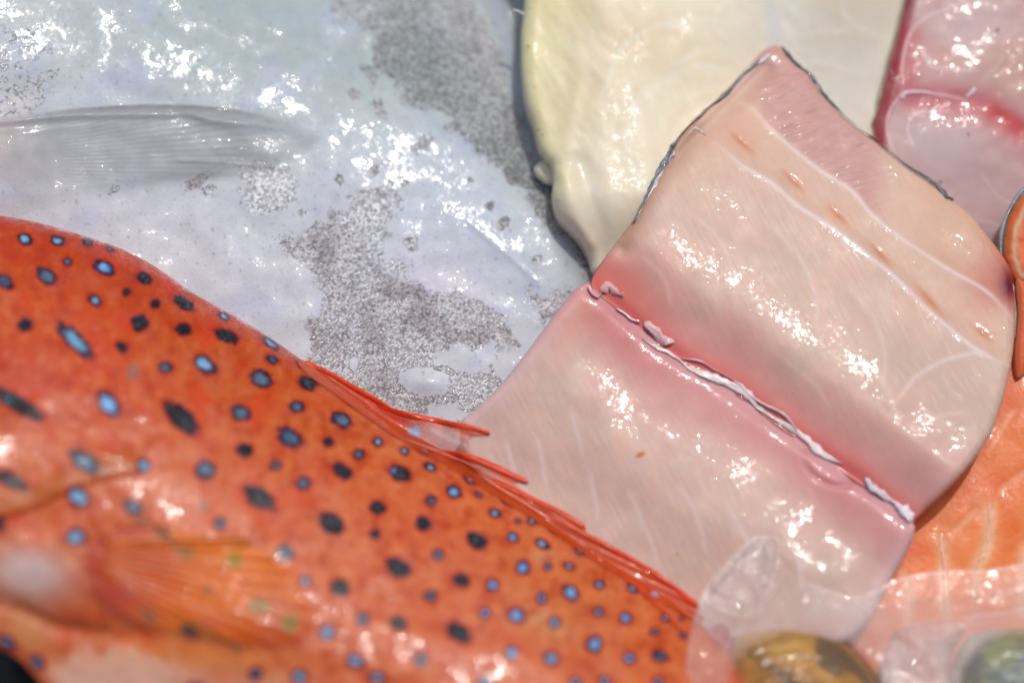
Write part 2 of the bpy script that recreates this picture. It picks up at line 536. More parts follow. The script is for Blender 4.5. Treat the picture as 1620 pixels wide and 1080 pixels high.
def patch_mask(X, Y):
    n1 = fbm(X, Y, 46, 5, 11); n2 = fbm(X, Y, 14, 3, 15)
    A = [(442, 385), (470, 372), (520, 345), (560, 320), (612, 300), (632, 318), (612, 360), (604, 398), (640, 420), (626, 440), (660, 455), (700, 470), (750, 470), (790, 492), (812, 520), (818, 545), (740, 545), (700, 560), (790, 590), (800, 650), (740, 672), (660, 672), (560, 640), (480, 590), (500, 560), (496, 510), (520, 470), (505, 452), (486, 430), (470, 410)]
    B = [(500, -40), (520, 15), (548, 32), (585, 45), (600, 62), (592, 105), (640, 145), (648, 172), (700, 175), (735, 190), (712, 200), (745, 225), (772, 262), (800, 258), (812, 290), (850, 325), (872, 360), (905, 400), (935, 440), (965, 470), (985, 400), (905, 330), (860, 262), (838, 222), (815, 150), (790, 90), (770, 40), (740, -10), (735, -40)]
    C = [(375, 262), (440, 262), (466, 280), (455, 330), (408, 335), (380, 318), (385, 290)]
    D = [(834, 470), (875, 468), (905, 455), (880, 500), (858, 505)]
    m = np.zeros(X.shape)
    for P, soft in ((A, 16), (B, 16), (C, 10), (D, 7)):
        s = sdf(X, Y, np.array(P, float))
        m = np.maximum(m, np.clip(0.5 + (s + (n1 * soft + n2 * 9)) / 16, 0, 1))
    # little islands around the big patches
    isl = ((612, 60, 18, 22), (606, 100, 12, 20), (560, 150, 10, 10), (600, 170, 9, 16), (585, 115, 10, 16), (535, 285, 8, 6), (590, 270, 16, 8), (800, 355, 10, 7), (640, 290, 8, 6), (650, 385, 10, 12), (668, 230, 18, 10), (795, 350, 8, 6), (480, 335, 7, 6), (315, 285, 32, 8), (330, 300, 14, 7), (745, 285, 5, 5), (775, 325, 6, 6), (850, 410, 10, 5), (180, 300, 10, 5), (655, 382, 8, 10), (838, 455, 5, 6))
    for cx, cy, rx, ry in isl:
        m = np.maximum(m, sm(1.15, 0.75, ell(X, Y, cx, cy, rx, ry, -35) + n2 * 0.7))
    hole = sm(1.1, 0.9, ell(X, Y, 672, 604, 42, 24, 6) + n2 * 0.25)
    hole2 = sm(1.1, 0.9, ell(X, Y, 735, 575, 60, 14, 8) + n2 * 0.5)
    hole3 = sm(1.1, 0.8, ell(X, Y, 705, 655, 40, 18, 8) + n2 * 0.5)
    hole4 = sm(1.1, 0.8, ell(X, Y, 560, 575, 9, 12, 8) + n2 * 0.5)
    for h in (hole, hole2, hole3, hole4): m = m * (1 - h)
    hl = sm(1.3, 0.7, ell(X, Y, 20, 110, 60, 90, 0) + n1 * 1.2)
    m = np.maximum(m, 0.55 * hl * sm(-0.1, 0.2, n2))
    return m


def c_silver(X, Y, S):
    c = flat(X, (204, 207, 213))
    n1 = fbm(X, Y, 170, 4, 21); n2 = fbm(X, Y, 60, 4, 25)
    c = mixc(c, (178, 190, 190), sm(250, -40, Y - X * 0.18 + n1 * 60) * 0.85)
    c = mixc(c, (164, 178, 176), np.exp(-ell(X, Y, 440, 60, 300, 120, 20) ** 2) * 0.7)
    c = mixc(c, (186, 198, 208), np.exp(-ell(X, Y, 800, 400, 260, 90, 40) ** 2) * 0.9)
    c = mixc(c, (170, 186, 206), sm(0.1, 0.6, n2) * 0.4 * np.exp(-ell(X, Y, 600, 200, 300, 160, 35) ** 2))
    c = mixc(c, (212, 206, 218), np.exp(-ell(X, Y, 700, 440, 130, 80, 10) ** 2) * 0.6)
    c = mixc(c, (214, 204, 196), sm(0.15, 0.6, fbm(X, Y, 120, 3, 33)) * 0.3 * sm(300, 0, X))
    c = mixc(c, (180, 188, 216), sm(0.2, 0.6, fbm(X, Y, 90, 3, 37)) * 0.35)
    c = mixc(c, (214, 198, 196), np.exp(-ell(X, Y, 20, 240, 60, 60) ** 2) * 0.6)
    # darker back along the right edge
    d, t, s = dline(X, Y, spline([(760, -60), (820, 80), (858, 250), (900, 370), (945, 460)], 6))
    c = mixc(c, (140, 146, 150), np.exp(-(d / 24) ** 2) * 0.5)
    c = mixc(c, (176, 184, 200), np.exp(-(dline(X, Y, [(770, -40), (800, 60), (835, 180), (850, 245)])[0] / 13) ** 2) * 0.8)
    m = sm(0.2, 0.7, patch_mask(X, Y))
    tone = flat(X, (204, 203, 203))
    tone = mixc(tone, (168, 162, 162), sm(0, 0.5, fbm(X, Y, 70, 3, 41)) * 0.7)
    tone = mixc(tone, (214, 216, 218), sm(0.05, 0.5, fbm(X, Y, 90, 3, 43)) * 0.8)
    tone = mixc(tone, (144, 152, 148), np.exp(-ell(X, Y, 660, 100, 130, 90, 50) ** 2) * 0.75)
    tone = mixc(tone, (150, 154, 153), np.exp(-ell(X, Y, 820, 280, 120, 60, 55) ** 2) * 0.8)
    tone = mixc(tone, (240, 240, 242), np.exp(-ell(X, Y, 420, 295, 60, 50) ** 2) * 0.9)
    tone = mixc(tone, (235, 235, 238), np.exp(-ell(X, Y, 580, 335, 70, 30, -25) ** 2) * 0.8)
    c = c * (1 - m[..., None]) + tone * m[..., None]
    # tiny dark flecks
    fl = sm(0.62, 0.75, fbm(X, Y, 9, 2, 51))
    c = mixc(c, (120, 120, 130), fl * 0.35)
    # faint weave of small scales
    return c


o = silver.build("silver_fish", M_silver, c_silver, None, 2.0, mskf=lambda X, Y, S: patch_mask(X, Y))
SILVER = tag(o, "large pale silver fish with patches of grey scales lying along the upper left", "fish")

# its pectoral fin
FB = [(-150, 190), (0, 184), (100, 172), (190, 165), (290, 164), (370, 171), (430, 181), (480, 199), (515, 216), (500, 232), (480, 250), (440, 275), (370, 292), (300, 295), (230, 310), (150, 325), (60, 340), (20, 330), (-30, 290), (-150, 260)]


def fin_ang(X, Y):
    return np.degrees(np.arctan2(Y - 262, X + 160))


def z_fin(X, Y, S):
    a = fin_ang(X, Y)
    rr_ = np.hypot(X + 160, Y - 262)
    z = silver.z(X, Y) + 0.0004 + np.minimum(S, 30) / 30 * 0.0011
    z = z + 0.00003 * np.sin(a * 2 * math.pi / 1.15) * sm(80, 260, rr_)
    z = z + ridge(X, Y, [(-150, 200), (0, 192), (110, 182), (250, 180), (300, 180), (340, 190), (420, 198), (490, 211)], 7, 0.0011)
    z = z + ridge(X, Y, [(270, 254), (340, 256), (420, 263), (445, 266)], 4, 0.0005)
    return z


finb = Body(FB, z_fin)


def c_fin(X, Y, S):
    a = fin_ang(X, Y)
    c = flat(X, (192, 196, 196))
    c = mixc(c, (164, 166, 164), 0.3 * (0.5 + 0.5 * np.sin(a * 2 * math.pi / 1.15)))
    c = mixc(c, (112, 110, 108), np.exp(-(S / 9) ** 2) * sm(262, 230, Y) * sm(0, 200, X) * 0.8)
    c = mixc(c, (130, 126, 120), sm(0.0, 0.5, fbm(X, Y, 60, 4, 61, 5, 4)) * sm(200, 420, X) * 0.6)
    c = mixc(c, (206, 186, 182), sm(70, -20, X) * 0.7)
    return c


def a_fin(X, Y, S):
    low = sm(225, 300, Y - 0.05 * X)
    tip = sm(500, 330, X + 0.4 * (Y - 200) + 20 * fbm(X, Y, 30, 3, 66, 5, 4))
    return np.clip(0.62 * sm(0, 3 + 40 * low + 14 * (1 - tip), S) * (1 - low * 0.6) * (0.25 + 0.75 * tip), 0.0, 1)


finb.build("pectoral_fin", M_fin, c_fin, SILVER, 2.0, rings=(), mskf=a_fin)

# ------------------------------------------------------------------ white steak (pale yellow)
def z_yellow(X, Y, S):
    z = 0.031 + 0.55 * zmirror(X, Y, 0.031, (1100, 150)) - 0.003 * np.exp(-ell(X, Y, 1230, 140, 130, 110) ** 2) - rnd(S, 22, 0.006)
    z = z - 0.00003 * (X - 1050) * 0.6 + 0.0007 * fbm(X, Y, 110, 4, 71, 60, 2)
    z = z + 0.0004 * ridge(X, Y, [(905, 70), (915, 130), (900, 200), (905, 260)], 14, 1)
    z = z - ridge(X, Y, [(912, 235), (935, 300), (955, 380), (960, 430)], 16, 0.0008)
    z = z + ridge(X, Y, [(890, 260), (905, 320), (935, 400)], 14, 0.0012)
    z = z - ridge(X, Y, [(988, 190), (1000, 250), (1012, 290)], 14, 0.0002)
    z = z - 0.010 * sm(300, 440, Y)
    z = z - 0.006 * sm(1250, 1420, X) - 0.005 * sm(980, 830, X)
    return z


yellow = Body([(832, -170), (832, -60), (829, 10), (824, 60), (825, 120), (832, 165), (844, 200), (852, 232), (862, 250), (872, 262), (875, 285), (873, 305), (876, 325), (884, 347), (900, 365), (918, 385), (930, 410), (937, 432), (960, 430), (1100, 380), (1300, 330), (1470, 260), (1470, 60), (1480, -170)], z_yellow)


def c_yellow(X, Y, S):
    c = flat(X, (242, 230, 202))
    c = mixc(c, (236, 226, 174), sm(960, 850, X + 0.15 * Y - 20 + 30 * fbm(X, Y, 80, 3, 73)) * 0.85)
    c = mixc(c, (234, 206, 160), np.exp(-ell(X, Y, 1010, 60, 120, 50, 20) ** 2) * 0.45)
    c = mixc(c, (224, 206, 164), np.exp(-ell(X, Y, 930, 150, 50, 60, 20) ** 2) * 0.5)
    c = mixc(c, (218, 212, 200), sm(1100, 1330, X + 0.1 * Y) * 0.8)
    c = mixc(c, (214, 196, 172), sm(1250, 1330, X) * sm(120, -20, Y) * 0.6)
    c = mixc(c, (222, 218, 200), sm(250, 400, Y) * 0.6)
    d = dline(X, Y, spline([(1220, -40), (1222, 20), (1228, 70)], 5))[0]
    c = mixc(c, (212, 212, 214), np.exp(-(d / 13) ** 2) * 0.5)
    arcs = [[(1180, 115), (1110, 105), (1060, 120), (1005, 160), (990, 210)], [(1150, 150), (1100, 175), (1070, 200), (1055, 245)],
            [(985, 190), (995, 240), (1010, 300)], [(1190, 45), (1120, 30), (1050, 40), (990, 70), (960, 130), (940, 190)],
            [(1240, 105), (1300, 100), (1370, 120)], [(1250, 60), (1320, 50), (1400, 62)], [(930, 165), (985, 175), (1000, 182)], [(1330, -20), (1340, 30), (1400, 60)],
            [(1020, 40), (1080, 45), (1100, 80), (1050, 110)], [(905, 240), (940, 300), (975, 360)]]
    for i, a in enumerate(arcs):
        d, t, s = dline(X, Y, spline(a, 6))
        f = np.clip(np.minimum(t, 1 - t) * 6, 0, 1)
        c = mixc(c, (238, 234, 220), np.exp(-(d / (4.0 if i % 2 else 6)) ** 2) * 0.3 * f * (0.5 + sm(-0.3, 0.3, fbm(X, Y, 40, 2, 79))))
        c = mixc(c, (214, 194, 156), np.exp(-((d - 9) / 9) ** 2) * 0.16 * f * (s > 0))
    c = mixc(c, (240, 236, 196), np.exp(-(S / 10) ** 2) * 0.7 * sm(960, 900, X))
    c = mixc(c, (196, 168, 88), sm(0.6, 0.72, fbm(X, Y, 10, 2, 77)) * sm(30, 12, S) * 0.6 * sm(900, 860, X))
    return c


YEL = empty("white_fish_steak", 1060, 180, 0.001)
tag(YEL, "creamy yellow white fish steak at the top behind the pink portion", "fish steak")
yellow.build("flesh", M_white, c_yellow, YEL, 2.0, rings=((0.008, 0.0), (0.03, 0.003)))
# small tag of fat that sticks out of its left edge
tagb = Body([(844, 268), (849, 259), (862, 252), (880, 256), (896, 275), (890, 290), (868, 293), (855, 286), (847, 278)], lambda X, Y, S: 0.0245 - rnd(S, 14, 0.004))
tagb.build("fat_tag", M_white, lambda X, Y, S: flat(X, (224, 222, 194)), YEL, 1.5, rings=((0.004, 0.001),))
ribbon("membrane_shred", M_membrane, YEL, [(812, 18), (820, 17), (830, 24)], [3, 4, 6], lambda X, Y: 0.033 + 0 * X, rgb=(200, 205, 205), lift=0.0)

# ------------------------------------------------------------------ pink fillet, top right
def z_pink(X, Y, S):
    z = 0.022 + 0.2 * zmirror(X, Y, 0.022, (1560, 120)) - rnd(S, 22, 0.006) + 0.0004 * fbm(X, Y, 90, 3, 81)
    z = z - 0.004 * sm(200, 400, Y) 
    z = z - ridge(X, Y, [(1432, 148), (1500, 160), (1570, 175), (1640, 215)], 22, 0.0005)
    z = z - 0.03 * (X - 1560) * M
    return z


pink = Body([(1425, -170), (1432, -20), (1418, 50), (1402, 110), (1388, 165), (1380, 205), (1400, 300), (1480, 420), (1560, 470), (1640, 470), (1780, 380), (1780, -170)], z_pink)


def c_pink(X, Y, S):
    c = flat(X, (205, 168, 162))
    c = mixc(c, (196, 148, 132), np.exp(-ell(X, Y, 1610, 100, 60, 60) ** 2) * 0.8)
    c = mixc(c, (214, 190, 186), np.exp(-ell(X, Y, 1540, 45, 90, 40, -20) ** 2) * 0.6)
    c = mixc(c, (206, 138, 128), np.exp(-ell(X, Y, 1490, 90, 30, 25) ** 2) * 0.5)
    c = mixc(c, (196, 170, 172), sm(220, 330, Y) * 0.7)
    c = mixc(c, (208, 190, 190), np.exp(-ell(X, Y, 1480, 230, 70, 45, 20) ** 2) * 0.7)
    d = dline(X, Y, spline([(1434, 60), (1432, 110), (1440, 148), (1500, 158), (1560, 172), (1640, 225)], 6))[0]
    c = mixc(c, (190, 74, 84), np.exp(-(d / 26) ** 2) * 0.62)
    c = mixc(c, (196, 50, 58), np.exp(-(dline(X, Y, [(1570, 176), (1620, 205), (1660, 230)])[0] / 12) ** 2) * 0.8)
    # dark red band under the skin on its left
    dL, t, s = dline(X, Y, spline([(1470, -60), (1442, 10), (1430, 60), (1424, 110), (1422, 150), (1405, 190), (1400, 240)], 6))
    left = inside(X, Y, [(1300, -200), (1480, -200), (1470, -60), (1446, 10), (1432, 60), (1426, 110), (1424, 150), (1407, 190), (1402, 260), (1300, 260)])
    c = mixc(c, (160, 62, 72), np.where(left, 0.75, 0) * sm(-2, 4, dL))
    c = mixc(c, (176, 110, 110), np.where(left, 0.6, 0) * sm(0.0, 0.5, fbm(X, Y, 26, 3, 87)))
    for i, a in enumerate([[(1550, -10), (1510, 10), (1470, 25), (1445, 45), (1432, 75), (1427, 110), (1430, 140)], [(1436, 145), (1460, 147), (1490, 150), (1530, 158)],
                           [(1460, 68), (1462, 85), (1475, 105), (1510, 110), (1550, 112)], [(1428, 145), (1408, 175), (1404, 210), (1418, 245)],
                           [(1500, 175), (1450, 180), (1436, 205), (1450, 240)], [(1620, 45), (1590, 60), (1585, 95), (1560, 120)],
                           [(1440, 2), (1455, -6), (1490, -20)], [(1530, 350), (1570, 352), (1590, 368)], [(1550, 270), (1580, 310), (1620, 330)]]):
        d, t, s = dline(X, Y, spline(a, 6))
        c = mixc(c, (232, 206, 206), np.exp(-(d / 2.2) ** 2) * (0.75 if i < 5 else 0.35) * np.clip(np.minimum(t, 1 - t) * 8, 0.2, 1))
    c = mixc(c, (140, 128, 140), np.exp(-ell(X, Y, 1560, 385, 40, 22, 30) ** 2) * 0.6)
    c = mixc(c, (90, 80, 74), sm(0.8, 0.4, ell(X, Y, 1578, 48, 4, 6, 0)) * 0.9 + sm(1, 0.4, ell(X, Y, 1532, 213, 2.5, 3)) + sm(1, 0.4, ell(X, Y, 1488, 288, 3, 2.5)))
    c = mixc(c, (224, 200, 184), np.exp(-(S / 3) ** 2) * 0.8)
    return c


PINK = empty("pink_fish_fillet", 1540, 150, 0.001)
tag(PINK, "raw pink red fish fillet with white sinew arcs in the upper right corner", "fish fillet")
pink.build("flesh", M_flesh, c_pink, PINK, 1.8, rings=((0.006, 0.0), (0.03, 0.002)))
for i, (pts, wd, rgb) in enumerate([([(1424, 158), (1432, 146), (1455, 146), (1480, 150)], [9, 8, 4], (228, 190, 194)),
                                    ([(1528, 156), (1537, 147), (1543, 139)], [4, 7, 4], (232, 214, 212)),
                                    ([(1408, 108), (1414, 120), (1422, 128), (1410, 124)], 3, (206, 150, 160))]):
    ribbon("sinew", M_sinew, PINK, pts, wd, pink.z, 0.0, rgb, seed=20 + i, thick=0.0006)
ribbon("skin", M_skin, PINK, [(1444, -30), (1428, 12), (1416, 52), (1400, 112), (1387, 165), (1379, 205)], 4, lambda X, Y: pink.z(X, Y), rgb=(196, 182, 160), seed=31)

# ------------------------------------------------------------------ salmon, right
SALM_ARC = [(1700, 690), (1640, 740), (1575, 790), (1530, 850), (1480, 900)]


def z_salmon(X, Y, S):
    d = dline(X, Y, spline([(1700, 560), (1600, 720), (1540, 820), (1480, 940)], 6))[0]
    z = 0.0365 + 0.5 * zmirror(X, Y, 0.034, (1560, 820)) - (d * M) ** 2 / (2 * 0.09) * 0.5 - rnd(S, 26, 0.008)
    z = z + 0.0003 * fbm(X, Y, 80, 2, 91)
    for a in SAL_LINES: z = z - ridge(X, Y, a, 7, 0.00012)
    return z


SAL_LINES = [[(1566, 785), (1566, 830), (1558, 870), (1546, 900), (1540, 960)], [(1490, 840), (1493, 880), (1494, 930), (1500, 990)], [(1625, 850), (1618, 920), (1616, 980)],
             [(1640, 735), (1600, 760), (1575, 785)], [(1550, 800), (1520, 830), (1500, 850)], [(1610, 640), (1585, 680), (1560, 720)], [(1430, 900), (1440, 950), (1430, 1000)]]
salmon = Body([(1560, 440), (1570, 470), (1568, 540), (1558, 600), (1535, 660), (1495, 705), (1450, 750), (1400, 800), (1360, 860), (1330, 950), (1310, 1060), (1300, 1230), (1780, 1230), (1780, 430), (1640, 420)], z_salmon)


def c_salmon(X, Y, S):
    c = flat(X, (238, 128, 68))
    c = mixc(c, (230, 104, 48), sm(0, 0.6, fbm(X, Y, 90, 3, 95)) * 0.8)
    c = mixc(c, (236, 132, 62), np.exp(-ell(X, Y, 1550, 850, 70, 60) ** 2) * 0.7)
    c = mixc(c, (226, 116, 78), sm(720, 560, Y) * 0.6)
    c = mixc(c, (222, 112, 76), np.exp(-((S - 40) / 20) ** 2) * 0.4)
    for i, a in enumerate(SAL_LINES):
        d, t, s = dline(X, Y, spline(a, 6))
        d = d + 2 * fbm(X, Y, 22, 3, 97 + i)
        wd = (12, 11, 13, 5, 5, 4, 10)[i]
        c = mixc(c, (244, 196, 164), np.exp(-(d / wd) ** 2) * (0.8 if i in (0, 1, 2, 6) else 0.45) * np.clip(np.minimum(t, 1 - t) * 8, 0.15, 1))
    c = mixc(c, (232, 150, 120), sm(0.1, 0.7, fbm(X, Y, 50, 4, 99, 60, 3)) * 0.3)
    return c


SAL = empty("salmon_steak", 1600, 780, 0.001)
tag(SAL, "bright orange salmon steak with pale fat lines along the right edge", "salmon")
salmon.build("flesh", M_salmon, c_salmon, SAL, 2.0)
lobe = Body([(1586, 400), (1588, 365), (1600, 330), (1618, 308), (1660, 285), (1740, 280), (1740, 470), (1660, 460), (1620, 455), (1604, 450), (1592, 430)], lambda X, Y, S: 0.037 - rnd(S, 30, 0.006) + 0.0005 * fbm(X, Y, 40, 3, 103))


def c_lobe(X, Y, S):
    c = flat(X, (226, 118, 68))
    c = mixc(c, (238, 140, 84), sm(0, 0.6, fbm(X, Y, 12, 3, 105, 30, 3)) * 0.5)
    q = S + 3 * fbm(X, Y, 20, 3, 107)
    c = mixc(c, (236, 196, 168), np.exp(-((q - 19) / 5) ** 2) * 0.85)
    c = mixc(c, (196, 160, 140), sm(6, 1, q) * 0.8)
    return c


lobe.build("belly_flap", M_salmon, c_lobe, SAL, 1.6, rings=((0.006, 0.0), (0.03, 0.001)))
strip = Body([(1604, 440), (1622, 440), (1640, 470), (1640, 560), (1610, 600), (1602, 560), (1606, 500)], lambda X, Y, S: 0.0365 - rnd(S, 14, 0.004))
strip.build("lean_strip", M_salmon, lambda X, Y, S: mixc(flat(X, (216, 104, 66)), (230, 176, 150), np.exp(-((S - 4) / 4) ** 2) * 0.5), SAL, 1.8)
ribbon("skin", M_skin, SAL, [(1640, 288), (1614, 304), (1596, 332), (1585, 366), (1583, 402), (1590, 432)], 7, lambda X, Y: 0.0325 + 0 * X, rgb=(150, 156, 158), seed=41)
ribbon("skin", M_skin, SAL, [(1603, 448), (1604, 490), (1602, 540)], 7, lambda X, Y: 0.036 + 0 * X, rgb=(170, 168, 158), seed=42)
for i, a in enumerate(SAL_LINES[:2]):
    ribbon("fat_line", M_sinew, SAL, a, 10, salmon.z, -0.0001, (240, 178, 140), seed=50 + i, thick=0.0002, wn=0.25)

# ------------------------------------------------------------------ pink portion in the middle
SEAM = spline([(918, 444), (940, 460), (975, 485), (1020, 525), (1080, 570), (1150, 612), (1200, 648), (1260, 692), (1320, 735), (1380, 775), (1450, 828)], 6)
BU = spline([(960, 330), (1050, 375), (1150, 435), (1230, 490), (1320, 545), (1400, 640), (1490, 730)], 6)
BL = spline([(850, 500), (925, 560), (990, 640), (1070, 705), (1150, 755), (1220, 820), (1290, 890)], 6)


def seam_drop(X, Y):
    d, t, s = dline(X, Y, SEAM)
    dep = 0.0016 * (0.75 + 0.25 * np.sin(t * 9 + 1)) * np.clip((t + 0.05) * 6, 0.6, 1)
    return dep * (0.7 * np.exp(-(d / 13) ** 2) + 0.3 * np.exp(-(d / 42) ** 2)), s


L1 = [(1130, 225), (1150, 240), (1175, 262), (1222, 290), (1262, 325), (1320, 362), (1372, 402), (1420, 442), (1480, 500), (1545, 552), (1600, 580)]
L2 = [(1168, 162), (1190, 172), (1215, 200), (1250, 232), (1300, 272), (1345, 300), (1380, 340), (1430, 380), (1500, 425), (1560, 460), (1605, 505)]
L3 = [(1560, 556), (1530, 560), (1490, 572), (1450, 595), (1430, 620), (1415, 640)]


GT = [(-170, 330), (-80, 332), (0, 341), (60, 352), (130, 372), (200, 397), (255, 428), (310, 466), (380, 505), (440, 543), (500, 585), (560, 625), (620, 668), (700, 712), (780, 760), (850, 802), (920, 852), (1000, 902), (1060, 940), (1110, 978), (1170, 1040), (1240, 1120)]


def z_base(X, Y, up):
    if up:
        d, t, s = dline(X, Y, BU)
        return 0.0485 + zmirror(X, Y, 0.045, (1250, 500)) - np.where(s < 0, crown(d * M, 0.07, 0.011), crown(d * M, 0.06, 0.005))
    d, t, s = dline(X, Y, BL)
    return 0.0478 + zmirror(X, Y, 0.043, (1080, 700)) - np.where(s < 0, crown(d * M, 0.06, 0.006), crown(d * M, 0.07, 0.011))


def z_common(X, Y, up):
    a = z_base(X, Y, up); b = z_base(X, Y, not up)
    d = dline(X, Y, SEAM)[0]
    wgt = 0.5 * sm(110, 0, d)
    return a * (1 - wgt) + b * wgt, d


def z_upper(X, Y, S):
    z, ds = z_common(X, Y, True)
    z = z - seam_drop(X, Y)[0]
    z = z + 0.0005 * fbm(X, Y, 100, 2, 111, 33) 
    z = z - rnd(S, 13, 0.003) * sm(4, 34, ds)
    # left band where the edge dips before the skin
    band = dline(X, Y, spline([(985, 390), (1040, 290), (1085, 235), (1150, 170), (1210, 110)], 5))[0]
    z = z - 0.0015 * np.exp(-(band / 16) ** 2)
    z = z + ridge(X, Y, L1, 5, 0.00012) + ridge(X, Y, L2, 6, 0.00005)
    z = z - 0.0006 * sm(0, 20, dline(X, Y, spline(L1, 4))[0] * (dline(X, Y, spline(L1, 4))[2] < 0))
    # torn muscle strands between the second sinew and the skin
    reg = inside(X, Y, [(1190, 130), (1260, 110), (1400, 240), (1440, 290), (1350, 300), (1240, 215)])
    dd = dline(X, Y, spline([(1200, 150), (1300, 230), (1400, 290)], 4))[0]
    z = z + 0.00025 * fbm(X, Y, 6, 2, 117, -17, 8) * sm(70, 30, dd) * sm(0.0, 0.3, 0.4 + fbm(X, Y, 30, 2, 119)) * np.where(reg, 1, 0.15)
    # slits
    for (cx, cy) in ((1175, 226), (1255, 286), (1326, 340), (1393, 402), (1556, 528)):
        z = z - 0.0003 * np.exp(-ell(X, Y, cx, cy, 18, 5, 42) ** 2)
    return z


def z_lower(X, Y, S):
    z, ds = z_common(X, Y, False)
    z = z - seam_drop(X, Y)[0]
    z = z + 0.0006 * fbm(X, Y, 110, 2, 121, 33) 
    z = z - rnd(S, 14, 0.003) * sm(4, 38, ds)
    z = z - 0.0045 * np.exp(-(dline(X, Y, spline(GT, 2))[0] / 110) ** 2)
    z = z - 0.0005 * np.exp(-(np.abs(ell(X, Y, 1312, 740, 36, 20, 28) - 1.15) / 0.25) ** 2) * sm(720, 760, Y + 0.2 * (1312 - X))
    return z


UP_OUT = [(936, 456), (938, 438), (955, 410), (985, 370), (1003, 345), (1020, 310), (1040, 278), (1060, 245), (1066, 225), (1095, 192), (1130, 160), (1165, 125), (1190, 98), (1210, 78), (1230, 72), (1246, 84), (1264, 104), (1284, 124), (1300, 148), (1330, 180), (1362, 208), (1388, 226), (1425, 258), (1460, 282), (1500, 312), (1530, 335), (1562, 372), (1590, 410), (1604, 440), (1606, 500), (1602, 560), (1590, 620), (1570, 680), (1540, 728), (1500, 772), (1450, 818)]
seam_pts = [(1440, 824), (1380, 779), (1320, 739), (1260, 696), (1200, 652), (1150, 616), (1080, 574), (1020, 529), (975, 489), (950, 470)]
LO_OUT = [(930, 449), (944, 462), (975, 485), (1020, 525), (1080, 570), (1150, 612), (1200, 648), (1260, 692), (1320, 735), (1380, 775), (1440, 822), (1446, 845), (1436, 872), (1418, 905), (1398, 940), (1370, 985), (1300, 1030), (1180, 1020), (1080, 990), (950, 930), (820, 830), (740, 730), (728, 672), (748, 650), (788, 612), (826, 566), (862, 518), (890, 480), (908, 460)]
upper = Body(UP_OUT + seam_pts, z_upper, 5)
lower = Body(LO_OUT, z_lower, 5)


